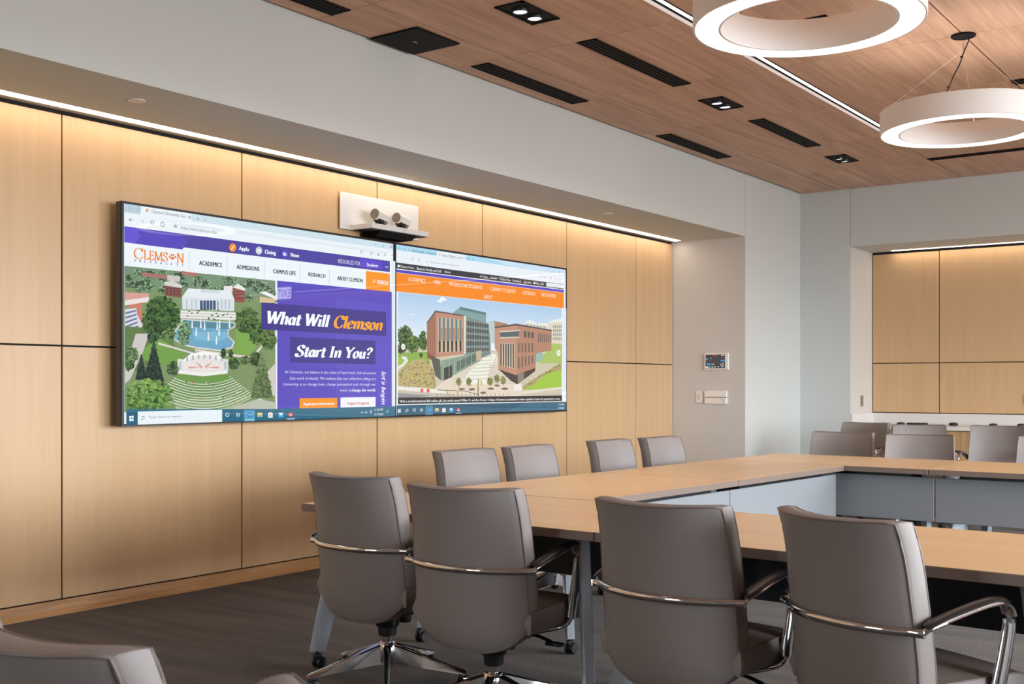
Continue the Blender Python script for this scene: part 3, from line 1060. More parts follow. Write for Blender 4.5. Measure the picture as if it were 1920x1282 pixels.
        ca = a + 0.9 + 0.7 * k
        T2 = Matrix.Translation(T @ Vector((0.326, 0, 0))) @ Matrix.Rotation(ca, 4, 'Z')
        for s in (-1, 1):
            c.lathe([(0.001, -0.008), (0.022, -0.008), (0.0265, -0.004), (0.0265, 0.004), (0.022, 0.008), (0.001, 0.008)], n=20, axis=1, mat4=T2 @ Matrix.Translation((0.014, s * 0.015, 0.0265)), cap=False)
        c.box(-0.014, 0.024, -0.007, 0.007, 0.024, 0.058, 0.003, 1, mat4=T2)
        c.lathe([(0.006, 0.05), (0.006, 0.066)], n=10, mat4=T2)
        c.build('caster', M['black_plastic'], bs, 45)
    return r


chair_a = make_chair(math.radians(26))
CHAIRS = [
    # x, y, heading in degrees (0 faces away along the display wall), label, group
    (-3.235, 3.565, -2.3, 'taupe leather chair at the near left table corner, leftmost of the near row', 'chairs along the near side of the tables'),
    (-2.570, 3.425, 4.2, 'taupe leather chair in front of the near table leg, second of the near row', 'chairs along the near side of the tables'),
    (-1.700, 3.362, -4.3, 'taupe leather chair right of the near table leg, third of the near row', 'chairs along the near side of the tables'),
    (-1.045, 3.335, -27.0, 'taupe leather chair turned to the right with its whole chrome armrest showing', 'chairs along the near side of the tables'),
    (-3.780, 5.015, -92.0, 'taupe leather chair of the display side, nearest of its row along the panelled wall', 'chairs along the display side'),
    (-3.725, 5.575, -88.0, 'taupe leather chair of the display side, second nearest along the panelled wall', 'chairs along the display side'),
    (-3.700, 6.475, -89.0, 'taupe leather chair right of the displays, third of the row along the panelled wall', 'chairs along the display side'),
    (-3.635, 7.045, -92.0, 'taupe leather chair at the end of the panelled wall, below the light switch', 'chairs along the display side'),
    (-3.080, 8.440, 180.0, 'taupe leather chair behind the far table corner, leftmost of the far row', 'chairs along the far side of the tables'),
    (-2.430, 8.335, 191.0, 'taupe leather chair behind the far table, middle of the far row', 'chairs along the far side of the tables'),
    (-1.590, 8.530, 180.0, 'taupe leather chair behind the far table, cut off by the right picture edge', 'chairs along the far side of the tables'),
    (-3.715, 10.78, 172.0, 'darker taupe chair in the row before the counter, left end beside the grey pillar', 'chairs in front of the counter'),
    (-3.010, 10.47, 205.0, 'darker taupe chair in the row before the counter, below the long black handset', 'chairs in front of the counter'),
    (-2.420, 10.62, 183.0, 'darker taupe chair in the row before the counter, at the right picture edge', 'chairs in front of the counter'),
    (-1.557, 1.165, -4.0, 'large blurred chair back cut off by the lower left picture corner', 'loose chairs beside the camera'),
    (-0.850, 1.180, 3.0, 'blurred chair of which only the back corner shows at the bottom picture edge', 'loose chairs beside the camera'),
]
BASE_TURN = [26, 75, 40, 10, 5, 50, 20, 33, 62, 12, 44, 8, 30, 56, 18, 40]
for k, (x, y, h, lb, g) in enumerate(CHAIRS):
    c = chair_a if k == 0 else copy_tree(chair_a)
    c.location = (x, y, 0)
    c.rotation_euler = (0, 0, math.radians(h))
    tag(c, lb, 'chair', g)
    if k:
        for ch in c.children:
            if ch.name.split('.')[0] == 'base':
                ch.rotation_euler = (0, 0, math.radians(BASE_TURN[k] - 26 - h))

# ------------------------------------------------------------------ lettering helpers
def font_polys(txt):
    """2D outline text as triangles/polygons; returns verts, faces, bounds"""
    cu = bpy.data.curves.new('lettering', 'FONT')
    cu.body = txt
    cu.fill_mode = 'FRONT'
    cu.resolution_u = 2
    o = bpy.data.objects.new('lettering', cu)
    COL.objects.link(o)
    dg = bpy.context.evaluated_depsgraph_get()
    me = o.evaluated_get(dg).to_mesh()
    vs = [(v.co.x, v.co.y) for v in me.vertices]
    fs = [tuple(p.vertices) for p in me.polygons]
    o.evaluated_get(dg).to_mesh_clear()
    bpy.data.objects.remove(o)
    bpy.data.curves.remove(cu)
    return vs, fs


FONT_CAP = 0.70


def curve2(pts, n=7):
    return [(p.x, p.y) for p in spline([(a, b, 0) for a, b in pts], n)]


def ellipse2(cx, cy, rx, ry, n=26, a0=0.0, a1=2 * PI):
    return [(cx + rx * math.cos(a0 + (a1 - a0) * k / n), cy + ry * math.sin(a0 + (a1 - a0) * k / n)) for k in range(n + 1)]


# serif letters: (advance, [strokes], [serifs (x, y, half width)])
def S_(*p):
    return list(p)


GL = {
    'W': (1.06, [S_((0.06, 1), (0.30, 0)), S_((0.30, 0), (0.54, 0.98)), S_((0.50, 0.98), (0.74, 0)), S_((0.74, 0), (0.98, 1))], [(0.06, 1, .13), (0.54, 1, .10), (0.98, 1, .10)]),
    'h': (0.62, [S_((0.13, 1.03), (0.13, 0)), curve2([(0.13, 0.36), (0.22, 0.57), (0.36, 0.62), (0.46, 0.50), (0.46, 0.30), (0.46, 0.0)])], [(0.08, 1.0, .09), (0.13, 0, .11), (0.47, 0, .10)]),
    'a': (0.56, [ellipse2(0.235, 0.31, 0.165, 0.30), curve2([(0.43, 0.62), (0.43, 0.3), (0.43, 0.1), (0.54, 0.0)])], []),
    't': (0.40, [curve2([(0.17, 0.86), (0.17, 0.5), (0.17, 0.12), (0.26, 0.0), (0.38, 0.08)]), S_((0.02, 0.60), (0.36, 0.60))], []),
    'i': (0.30, [S_((0.13, 0.60), (0.13, 0)), S_((0.13, 0.82), (0.13, 0.94))], [(0.09, 0.60, .08), (0.14, 0, .11)]),
    'l': (0.30, [S_((0.13, 1.03), (0.13, 0))], [(0.09, 1.0, .08), (0.14, 0, .11)]),
    'C': (0.80, [curve2([(0.68, 0.72), (0.60, 0.93), (0.42, 1.0), (0.20, 0.88), (0.08, 0.5), (0.20, 0.12), (0.43, 0.0), (0.62, 0.08), (0.72, 0.26)]), S_((0.70, 1.0), (0.70, 0.70))], []),
    'e': (0.52, [curve2([(0.09, 0.33), (0.30, 0.36), (0.43, 0.46), (0.36, 0.60), (0.24, 0.62), (0.12, 0.50), (0.07, 0.28), (0.14, 0.06), (0.27, 0.0), (0.45, 0.13)])], []),
    'm': (0.92, [S_((0.12, 0.62), (0.12, 0)), curve2([(0.12, 0.36), (0.20, 0.57), (0.32, 0.62), (0.42, 0.50), (0.43, 0.0)]), curve2([(0.43, 0.36), (0.51, 0.57), (0.63, 0.62), (0.74, 0.50), (0.75, 0.0)])], [(0.07, 0.61, .07), (0.12, 0, .09), (0.43, 0, .09), (0.77, 0, .10)]),
    'n': (0.62, [S_((0.12, 0.62), (0.12, 0)), curve2([(0.12, 0.36), (0.22, 0.57), (0.36, 0.62), (0.46, 0.50), (0.46, 0.0)])], [(0.07, 0.61, .07), (0.12, 0, .10), (0.48, 0, .10)]),
    's': (0.46, [curve2([(0.37, 0.47), (0.34, 0.58), (0.22, 0.62), (0.10, 0.52), (0.18, 0.37), (0.33, 0.26), (0.36, 0.11), (0.22, 0.0), (0.09, 0.04), (0.05, 0.16)])], []),
    'o': (0.56, [ellipse2(0.26, 0.31, 0.185, 0.31)], []),
    'S': (0.68, [curve2([(0.53, 0.76), (0.46, 0.95), (0.31, 1.0), (0.13, 0.88), (0.14, 0.67), (0.34, 0.52), (0.53, 0.36), (0.54, 0.12), (0.32, 0.0), (0.14, 0.05), (0.06, 0.26)]), S_((0.55, 1.0), (0.55, 0.74)), S_((0.05, 0.0), (0.05, 0.26))], []),
    'r': (0.46, [S_((0.12, 0.62), (0.12, 0)), curve2([(0.12, 0.36), (0.22, 0.56), (0.33, 0.62), (0.41, 0.55)])], [(0.07, 0.61, .07), (0.12, 0, .11)]),
    'I': (0.46, [S_((0.22, 1), (0.22, 0))], [(0.22, 1, .15), (0.22, 0, .15)]),
    'Y': (0.76, [S_((0.08, 1), (0.38, 0.48)), S_((0.72, 1), (0.38, 0.48)), S_((0.38, 0.5), (0.38, 0))], [(0.09, 1, .13), (0.70, 1, .11), (0.38, 0, .14)]),
    'u': (0.62, [curve2([(0.12, 0.62), (0.12, 0.2), (0.18, 0.03), (0.30, 0.02), (0.44, 0.24)]), curve2([(0.45, 0.62), (0.45, 0.2), (0.47, 0.04), (0.58, 0.0)])], [(0.08, 0.61, .07), (0.41, 0.61, .07)]),
    '?': (0.52, [curve2([(0.07, 0.76), (0.12, 0.95), (0.26, 1.0), (0.42, 0.88), (0.40, 0.66), (0.24, 0.50), (0.22, 0.30)]), S_((0.22, 0.12), (0.22, 0.0))], []),
    'L': (0.64, [S_((0.14, 1), (0.14, 0)), S_((0.14, 0.02), (0.56, 0.02)), S_((0.56, 0.02), (0.58, 0.24))], [(0.14, 1, .12), (0.12, 0, .10)]),
    'E': (0.66, [S_((0.14, 1), (0.14, 0)), S_((0.14, 0.98), (0.52, 0.98)), S_((0.14, 0.52), (0.44, 0.52)), S_((0.14, 0.02), (0.56, 0.02)), S_((0.53, 0.98), (0.53, 0.78)), S_((0.57, 0.02), (0.58, 0.24)), S_((0.44, 0.62), (0.44, 0.42))], [(0.12, 1, .10), (0.12, 0, .10)]),
    'M': (1.02, [S_((0.14, 1), (0.10, 0)), S_((0.14, 1), (0.48, 0.02)), S_((0.48, 0.02), (0.84, 1)), S_((0.84, 1), (0.88, 0))], [(0.10, 1, .10), (0.88, 1, .10), (0.10, 0, .10), (0.88, 0, .12)]),
    'N': (0.90, [S_((0.12, 1), (0.12, 0)), S_((0.12, 1), (0.74, 0.0)), S_((0.74, 1), (0.74, 0))], [(0.08, 1, .10), (0.74, 1, .12), (0.12, 0, .12)]),
    'A': (0.8, [S_((0.08, 0), (0.40, 1)), S_((0.38, 1), (0.72, 0)), S_((0.2, 0.35), (0.6, 0.35))], [(0.08, 0, .11), (0.72, 0, .13)]),
    'p': (0.60, [S_((0.12, 0.62), (0.12, -0.32)), ellipse2(0.30, 0.31, 0.17, 0.31)], [(0.12, -0.32, .11), (0.08, 0.6, .07)]),
    'y': (0.58, [S_((0.08, 0.62), (0.30, 0.02)), curve2([(0.52, 0.62), (0.34, 0.1), (0.22, -0.22), (0.08, -0.30)])], [(0.08, 0.61, .09), (0.50, 0.61, .08)]),
    'G': (0.84, [curve2([(0.68, 0.76), (0.58, 0.95), (0.42, 1.0), (0.20, 0.88), (0.08, 0.5), (0.20, 0.12), (0.43, 0.0), (0.60, 0.05), (0.70, 0.14)]), S_((0.70, 0.42), (0.70, 0.08)), S_((0.70, 1.0), (0.70, 0.74))], [(0.68, 0.42, .14)]),
    'v': (0.56, [S_((0.07, 0.62), (0.28, 0)), S_((0.28, 0), (0.50, 0.62))], [(0.07, 0.61, .09), (0.50, 0.61, .08)]),
    'g': (0.56, [ellipse2(0.25, 0.40, 0.16, 0.22), curve2([(0.20, 0.18), (0.12, 0.08), (0.30, 0.0), (0.46, -0.12), (0.28, -0.30), (0.10, -0.22), (0.14, -0.06), (0.28, 0.0)])], []),
    'w': (0.84, [S_((0.06, 0.62), (0.24, 0)), S_((0.24, 0), (0.42, 0.6)), S_((0.40, 0.6), (0.58, 0)), S_((0.58, 0), (0.78, 0.62))], [(0.06, 0.61, .08), (0.42, 0.61, .06), (0.78, 0.61, .07)]),
    'b': (0.58, [S_((0.12, 1.03), (0.12, 0)), ellipse2(0.29, 0.31, 0.17, 0.31)], [(0.08, 1.0, .08)]),
    "'": (0.22, [S_((0.10, 1.0), (0.08, 0.78))], []),
    ' ': (0.30, [], []),
}


def serif_polys(txt, thick, thin, shear=0.0):
    vs, fs = [], []
    x = 0.0
    nib = math.radians(22)

    def quad(a, b, w0, w1):
        dx, dy = b[0] - a[0], b[1] - a[1]
        L = math.hypot(dx, dy)
        if L < 1e-6:
            return
        nx, ny = -dy / L, dx / L
        k = len(vs)
        vs.extend([(a[0] + nx * w0, a[1] + ny * w0), (a[0] - nx * w0, a[1] - ny * w0), (b[0] - nx * w1, b[1] - ny * w1), (b[0] + nx * w1, b[1] + ny * w1)])
        fs.append((k, k + 1, k + 2, k + 3))

    def wid(a, b):
        th = math.atan2(b[1] - a[1], b[0] - a[0])
        return 0.5 * (thin + (thick - thin) * abs(math.sin(th - nib)) ** 1.6)
    for ch in txt:
        adv, strokes, serifs = GL[ch]
        for st in strokes:
            q = [(x + a, b) for a, b in st]
            ws = []
            for k in range(len(q)):
                a, b = q[max(0, k - 1)], q[min(len(q) - 1, k + 1)]
                ws.append(wid(a, b))
            # shared offsets at the joints keep the stroke smooth
            left, right = [], []
            for k in range(len(q)):
                a, b = q[max(0, k - 1)], q[min(len(q) - 1, k + 1)]
                L = math.hypot(b[0] - a[0], b[1] - a[1]) or 1
                nx, ny = -(b[1] - a[1]) / L, (b[0] - a[0]) / L
                left.append((q[k][0] + nx * ws[k], q[k][1] + ny * ws[k]))
                right.append((q[k][0] - nx * ws[k], q[k][1] - ny * ws[k]))
            for k in range(len(q) - 1):
                i = len(vs)
                vs.extend([left[k], right[k], right[k + 1], left[k + 1]])
                fs.append((i, i + 1, i + 2, i + 3))
        for (sx, sy, hw) in serifs:
            d = 0.02 if sy < 0.3 else -0.02
            quad((x + sx - hw, sy + d), (x + sx + hw, sy + d), 0.5 * thin + 0.004, 0.5 * thin + 0.004)
        x += adv
    if shear:
        vs = [(a + shear * b, b) for a, b in vs]
    return vs, fs


# ------------------------------------------------------------------ the two displays
def screen_mat():
    m, nt, p = new_mat('display_glass')
    p.inputs['Base Color'].default_value = (0.012, 0.012, 0.013, 1)
    p.inputs['Roughness'].default_value = 0.02
    p.inputs['Specular IOR Level'].default_value = 0.35
    at = node(nt, 'ShaderNodeAttribute')
    at.attribute_name = 'pixel'
    nt.links.new(at.outputs['Color'], p.inputs['Emission Color'])
    p.inputs['Emission Strength'].default_value = 1.0
    try:
        m.cycles.emission_sampling = 'NONE'
    except Exception:
        pass
    return m


M['screen'] = screen_mat()
XF = -5.545
_s, _c = math.sin(YAW), math.cos(YAW)


class Paint:
    """flat coloured shapes laid on a display, stored in the display's own (u to the right, v up) metres.
    The layout was read off the picture: to_plane() turns those readings into metres on the screen."""

    def __init__(self, zx, zy, scale, yc, zc):
        self.ox, self.oy, self.sc = zx, zy, scale
        self.yc, self.zc = yc, zc
        self.layers = {}
        self.n = 0

    def P(self, x, y):
        px, py = self.ox + x / self.sc, self.oy + y / self.sc
        a, b = (px - 960.0) / FPX, (722.0 - py) / FPX
        t = XF / (-_s + a * _c)
        return ((_c + a * _s) * t - self.yc, CAM_H + b * t - self.zc)

    def poly(self, part, pts, col, raw=False, step=1):
        L = self.layers.setdefault(part, ([], [], []))
        self.n += step
        h = 0.0004 + self.n * 6e-6
        q = pts if raw else [self.P(*p) for p in pts]
        k = len(L[0])
        L[0].extend([(h, a, b) for a, b in q])
        L[1].append(tuple(range(k, k + len(q))))
        L[2].append(col)

    def rect(self, part, x0, y0, x1, y1, col):
        (a, b), (c, d) = self.P(x0, y0), self.P(x1, y1)
        self.poly(part, [(a, d), (c, d), (c, b), (a, b)], col, raw=True)

    def shape(self, part, vs, fs, col):
        L = self.layers.setdefault(part, ([], [], []))
        self.n += 2
        h = 0.0004 + self.n * 6e-6
        k = len(L[0])
        L[0].extend([(h, a, b) for a, b in vs])
        for f in fs:
            L[1].append(tuple(k + i for i in f))
            L[2].append(col)

    def text(self, txt, x0, y0, x1, cap, col, bold=0.0, shear=0.0, serif=None, x1y=None, part='lettering', down=False):
        """baseline starts at (x0, y0), the last letter ends at x1, capitals reach up to y = cap at x0"""
        if serif:
            vs, fs = serif_polys(txt, serif[0], serif[1], shear)
            capn = 1.0
        else:
            vs, fs = font_polys(txt)
            if shear:
                vs = [(a + shear * b, b) for a, b in vs]
            capn = FONT_CAP
        if not vs:
            return
        xa, xb = min(v[0] for v in vs), max(v[0] for v in vs)
        (a, b) = self.P(x0, y0)
        if down:
            (c, d) = self.P(x0, x1)
            sx = (b - d) / (xb - xa)
            sy = (self.P(cap, y0)[0] - a) / capn
            out = [(a + v[1] * sy, b - (v[0] - xa) * sx) for v in vs]
        else:
            c = self.P(x1, y0)[0]
            sx = (c - a) / (xb - xa)
            sy = (self.P(x0, cap)[1] - b) / capn
            out = [(a + (v[0] - xa) * sx, b + v[1] * sy) for v in vs]
        self.shape(part, out, fs, col)
        if bold:
            d = bold * sy
            self.shape(part, [(p[0] + d, p[1]) for p in out], fs, col)

    lim = (66, 2000)

    def blob(self, part, x, y, rx, ry, col, rnd, n=9):
        pts = []
        for k in range(n):
            a = 2 * PI * k / n
            r = 0.75 + 0.45 * rnd.random()
            pts.append((min(self.lim[1], max(self.lim[0], x + rx * r * math.cos(a))), y + ry * r * math.sin(a)))
        self.poly(part, pts, col)

    def foliage(self, part, x, y, rx, ry, dark, light, count, size, rnd, cone=False):
        self.blob(part, x, y, rx * 0.92, ry * 0.92, tuple(0.6 * a + 0.1 * b for a, b in zip(dark, light)), rnd, 14) if not cone else self.poly(part, [(x, y - ry), (x + rx, y + ry), (x - rx, y + ry)], dark)
        count, size = int(count * 2.4), size * 0.62
        for k in range(count):
            if cone:
                v = rnd.random() ** 0.6
                w = (rnd.random() * 2 - 1) * rx * v
                px, py = x + w, y - ry + 2 * ry * v
            else:
                a, r = rnd.random() * 2 * PI, math.sqrt(rnd.random())
                px, py = x + rx * r * math.cos(a), y + ry * r * math.sin(a)
            t = rnd.random() * 0.75 + 0.25 * (0.5 - (py - y) / (2 * ry) - 0.3 * (px - x) / (2 * rx))
            t = max(0, min(1, t))
            self.blob(part, px, py, size * (0.6 + rnd.random() * 0.7), size * (0.5 + rnd.random() * 0.6), tuple(a + (b - a) * t for a, b in zip(dark, light)), rnd, 7)

    def build(self, parent):
        for part, (vs, fs, cols) in self.layers.items():
            me = bpy.data.meshes.new(part)
            me.from_pydata(vs, [], fs)
            at = me.color_attributes.new('pixel', 'FLOAT_COLOR', 'CORNER')
            buf = []
            for p, c in zip(me.polygons, cols):
                buf.extend([lin(c[0]), lin(c[1]), lin(c[2]), 1.0] * p.loop_total)
            at.data.foreach_set('color', buf)
            bm = bmesh.new()
            bm.from_mesh(me)
            for f in bm.faces:
                f.normal_update()
                if f.normal.x < 0:
                    f.normal_flip()
            bm.to_mesh(me)
            bm.free()
            link(part, me, M['screen'], parent)


def display(y0, y1, z0, z1, label):
    yc, zc = (y0 + y1) / 2, (z0 + z1) / 2
    r = empty('wall_display', (XF, yc, zc))
    hy, hz = (y1 - y0) / 2, (z1 - z0) / 2
    b = 0.014
    m = MB()
    for (a, c, d, e2) in ((-hy, hy, -hz, -hz + b), (-hy, hy, hz - b, hz), (-hy, -hy + b, -hz + b, hz - b), (hy - b, hy, -hz + b, hz - b)):
        m.box(-0.012, 0.003, a, c, d, e2)
    m.build('bezel', M['bezel'], r)
    MB().box(-0.056, -0.012, -hy, hy, -hz, hz, 0.002, 1).build('case', M['bezel_side'], r)
    MB().box(-0.119, -0.056, -hy * 0.35, hy * 0.35, -hz * 0.5, hz * 0.5).build('wall_mount', M['black_metal'], r)
    tag(r, label, 'display', 'pair of wall displays')
    return r, yc, zc, hy - b, hz - b


def base_fill(pt, hy, hz, col):
    pt.poly('page_print', [(-hy, -hz), (hy, -hz), (hy, hz), (-hy, hz)], col, raw=True)


rn = random.Random(7)
WHITE = (246, 250, 252)
# ---- left display
dl, yc, zc, hy, hz = display(3.889, 6.187, 1.026, 2.303, 'larger left wall display showing a purple and orange university web page')
pt = Paint(210, 360, 2.787, yc, zc)
base_fill(pt, hy, hz, (234, 243, 248))
G = 'page_print'
pt.rect(G, 64, 50, 1470, 302, (207, 227, 236))
pt.rect(G, 64, 50, 150, 117, (186, 210, 222))
pt.rect(G, 150, 72, 415, 160, (236, 244, 249))
pt.rect(G, 64, 122, 1470, 360, (236, 244, 248))
pt.rect(G, 300, 150, 1440, 325, (226, 236, 242))
pt.rect(G, 64, 178, 1452, 418, (76, 68, 160))
pt.poly(G, [(64, 178), (360, 219), (397, 263), (365, 302), (64, 262)], (84, 72, 188))
pt.poly(G, [(64, 178), (122, 186), (150, 226), (122, 268), (64, 262)], (98, 84, 212))
pt.rect(G, 64, 264, 1452, 522, (238, 245, 250))
for x, y0, y1 in ((403, 310, 425), (602, 336, 446), (795, 360, 464), (982, 382, 478), (1135, 402, 498)):
    pt.rect(G, x - 1.2, y0, x + 1.2, y1, (186, 205, 216))
pt.rect(G, 1327, 412, 1452, 523, (250, 150, 34))
pt.rect(G, 1298, 345, 1408, 404, (96, 76, 205))
pt.rect(G, 1408, 356, 1440, 408, (80, 68, 172))
# picture
I = 'picture_print'
pt.rect(I, 64, 385, 853, 1133, (126, 150, 102))
pt.rect(I, 64, 385, 853, 560, (120, 146, 118))
for k in range(60):
    x = rn.uniform(70, 840)
    y = 408 + (x - 64) * 0.088 + rn.uniform(0, 95)
    pt.foliage(I, x, y, rn.uniform(18, 34), rn.uniform(14, 26), (72, 104, 78), (164, 190, 150), 7, 10, rn)
for (q, c) in (([(150, 418), (330, 440), (330, 460), (150, 440)], (172, 120, 112)), ([(360, 412), (442, 424), (442, 440), (360, 432)], (178, 118, 110)),
               ([(285, 432), (352, 440), (352, 470), (285, 462)], (205, 198, 194)),
               ([(272, 484), (360, 500), (360, 552), (272, 540)], (132, 82, 78)), ([(268, 470), (310, 462), (364, 488), (360, 502), (272, 488)], (214, 210, 208)),
               ([(64, 523), (190, 530), (186, 560), (64, 572)], (216, 160, 150)), ([(64, 566), (190, 548), (186, 574), (64, 592)], (236, 226, 222)),
               ([(64, 612), (122, 606), (155, 690), (150, 720), (64, 770)], (214, 216, 226)), ([(86, 590), (150, 578), (158, 700), (128, 640), (122, 606), (64, 600)], (204, 126, 112)),
               ([(626, 500), (692, 508), (688, 580), (628, 572)], (150, 88, 80)), ([(626, 498), (655, 478), (694, 506), (690, 516)], (236, 234, 232)),
               ([(580, 492), (626, 490), (626, 520), (580, 516)], (228, 230, 228)), ([(768, 545), (852, 560), (852, 580), (768, 578)], (214, 190, 150)),
               ([(765, 524), (800, 518), (852, 546), (852, 562)], (232, 234, 236))):
    pt.poly(I, q, c)
for k in range(6):
    pt.poly(I, [(66, 628 + k * 24), (120 + k * 3, 616 + k * 20), (121 + k * 3, 624 + k * 20), (66, 638 + k * 24)], (104, 120, 150))
for k in range(4):
    for j in range(3):
        pt.rect(I, 634 + k * 14, 514 + j * 18, 640 + k * 14, 524 + j * 18, (92, 62, 66))
        pt.rect(I, 280 + k * 19, 500 + j * 14, 289 + k * 19, 507 + j * 14, (86, 58, 60))
# lawns, paths
for (q, c) in (([(64, 700), (300, 720), (330, 830), (64, 960)], (98, 126, 76)), ([(150, 830), (230, 760), (310, 800), (290, 880), (160, 880)], (118, 160, 78)),
               ([(640, 720), (740, 690), (760, 780), (720, 850), (610, 848), (640, 800)], (126, 168, 82)), ([(235, 800), (380, 840), (360, 880), (250, 905)], (116, 160, 76)),
               ([(120, 740), (190, 740), (160, 830), (90, 980), (64, 1000), (64, 930)], (206, 200, 196)), ([(240, 785), (420, 838), (418, 846), (236, 796)], (218, 212, 204)),
               ([(430, 820), (640, 848), (720, 858), (780, 800), (786, 806), (730, 872), (640, 860), (430, 832)], (222, 214, 204)),
               ([(64, 1110), (330, 1050), (560, 1133), (64, 1133)], (120, 148, 92)), ([(600, 1133), (760, 1080), (853, 1100), (853, 1133)], (186, 192, 176)),
               ([(790, 960), (853, 890), (853, 1060), (760, 1090)], (206, 202, 196)), ([(320, 1085), (745, 1065), (620, 1133), (330, 1133)], (176, 188, 150))):
    pt.poly(I, q, c)
# library and terrace
pt.poly(I, [(395, 503), (618, 516), (636, 562), (362, 548)], (228, 236, 240))
pt.poly(I, [(460, 508), (560, 514), (560, 530), (460, 524)], (206, 216, 222))
pt.poly(I, [(362, 548), (636, 562), (634, 622), (364, 612)], (218, 226, 232))
for k in range(5):
    pt.rect(I, 456 + k * 17, 566, 470 + k * 17, 616, (70, 92, 120))
pt.rect(I, 547, 570, 552, 618, (90, 110, 130))
for x in (384, 410, 432, 566, 586, 606):
    pt.rect(I, x, 560, x + 6, 612, (182, 194, 204))
pt.poly(I, [(355, 616), (642, 628), (642, 672), (352, 660)], (206, 206, 200))
for k in range(3):
    pt.poly(I, [(355, 622 + k * 14), (642, 632 + k * 14), (642, 638 + k * 14), (355, 628 + k * 14)], (240, 240, 236))
for k in range(24):
    pt.blob(I, rn.uniform(360, 640), rn.uniform(610, 668), 6, 4, (78, 112, 62), rn, 6)
# pond and fountains
pt.poly(I, [(312, 740), (350, 690), (362, 662), (640, 680), (640, 706), (606, 722), (606, 752), (638, 782), (626, 816), (560, 832), (440, 818), (360, 800), (320, 770)], (222, 216, 204))
pt.poly(I, [(318, 740), (352, 700), (366, 668), (634, 684), (634, 702), (600, 720), (600, 754), (630, 784), (618, 810), (560, 824), (440, 810), (362, 792), (326, 768)], (112, 168, 200))
pt.poly(I, [(370, 672), (634, 688), (634, 700), (600, 716), (380, 704)], (92, 138, 152))
pt.poly(I, [(420, 730), (600, 730), (604, 758), (560, 780), (430, 770)], (130, 184, 212))
for (x, y) in ((415, 690), (460, 690), (480, 700), (436, 730), (500, 756), (546, 700), (556, 730), (542, 776), (610, 690), (558, 690)):
    pt.poly(I, [(x - 2, y - 24), (x + 2, y - 24), (x + 5, y + 20), (x - 5, y + 20)], (226, 238, 244))
# amphitheatre
for k in range(11):
    hw = 140 + k * 11.5
    y0 = 962 + k * 9.0
    yb = 26 + k * 5.2
    for (w, c) in ((9, (104, 146, 78)), (3.4, (226, 230, 218))):
        up = [(475 + hw * t / 12.0, y0 + yb * (1 - (t / 12.0) ** 2)) for t in range(-12, 13)]
        lo = [(475 + (hw + 3) * t / 12.0, y0 + yb * (1 - (t / 12.0) ** 2) + w + (0 if w > 5 else 0)) for t in range(12, -13, -1)]
        pt.poly(I, up + lo, c)
pt.poly(I, [(340, 948), (600, 950), (616, 976), (560, 994), (475, 1000), (390, 994), (328, 972)], (112, 152, 78))
pt.poly(I, [(338, 948), (360, 880), (420, 856), (480, 848), (540, 856), (586, 884), (600, 948), (475, 962)], (230, 226, 222))
pt.poly(I, [(364, 880), (410, 842), (480, 832), (548, 844), (584, 884), (574, 888), (540, 862), (480, 852), (414, 862), (374, 888)], (244, 244, 240))
for a in range(7):
    x = 384 + a * 30
    pt.poly(I, [(x, 858 - 9 * math.sin(a / 6 * PI)), (x + 9, 858 - 9 * math.sin(a / 6 * PI)), (x + 9, 884 - 14 * math.sin(a / 6 * PI)), (x, 884 - 14 * math.sin(a / 6 * PI))], (170, 180, 182))
for q in ([(430, 884), (470, 912), (462, 922)], [(520, 884), (480, 912), (488, 922)], [(394, 912), (462, 914), (400, 922)], [(556, 912), (490, 914), (550, 922)]):
    pt.poly(I, q, (226, 158, 150))
for x in (352, 588):
    pt.rect(I, x - 14, 872, x + 14, 934, (224, 226, 226))
    pt.rect(I, x - 7, 886, x + 7, 926, (190, 196, 200))
pt.poly(I, [(338, 930), (470, 946), (600, 932), (600, 946), (470, 962), (338, 946)], (238, 238, 234))
for k in range(26):
    pt.blob(I, rn.uniform(300, 690), rn.uniform(990, 1110), 2.4, 5, rn.choice([(60, 60, 80), (200, 70, 60), (240, 240, 240), (50, 90, 140)]), rn, 6)
# trees
pt.foliage(I, 250, 655, 96, 108, (30, 56, 34), (102, 140, 74), 110, 17, rn)
pt.foliage(I, 372, 735, 36, 64, (92, 132, 96), (158, 190, 150), 30, 11, rn)
pt.foliage(I, 700, 670, 62, 66, (40, 68, 40), (116, 146, 82), 60, 15, rn)
pt.foliage(I, 748, 735, 42, 62, (36, 66, 38), (104, 140, 74), 40, 13, rn)
pt.foliage(I, 812, 770, 40, 56, (50, 80, 44), (124, 150, 84), 34, 13, rn)
pt.foliage(I, 205, 760, 28, 32, (40, 74, 50), (92, 124, 84), 16, 9, rn)
pt.foliage(I, 285, 745, 40, 34, (64, 100, 58), (130, 160, 96), 22, 11, rn)
pt.foliage(I, 212, 885, 54, 106, (24, 40, 38), (64, 88, 72), 60, 11, rn, cone=True)
pt.foliage(I, 146, 912, 32, 68, (28, 46, 42), (64, 86, 72), 30, 9, rn, cone=True)
pt.foliage(I, 310, 920, 34, 38, (52, 80, 52), (108, 138, 84), 20, 10, rn)
pt.foliage(I, 96, 850, 34, 44, (76, 108, 66), (146, 172, 118), 22, 11, rn)
pt.foliage(I, 84, 905, 26, 30, (52, 84, 50), (110, 140, 84), 14, 10, rn)
pt.foliage(I, 630, 895, 30, 36, (56, 84, 52), (124, 150, 96), 18, 9, rn)
pt.foliage(I, 690, 880, 34, 26, (70, 100, 60), (140, 164, 104), 18, 9, rn)
pt.foliage(I, 740, 870, 28, 40, (46, 72, 48), (108, 132, 84), 16, 9, rn)
pt.foliage(I, 574, 840, 14, 26, (44, 70, 48), (92, 120, 84), 10, 6, rn)
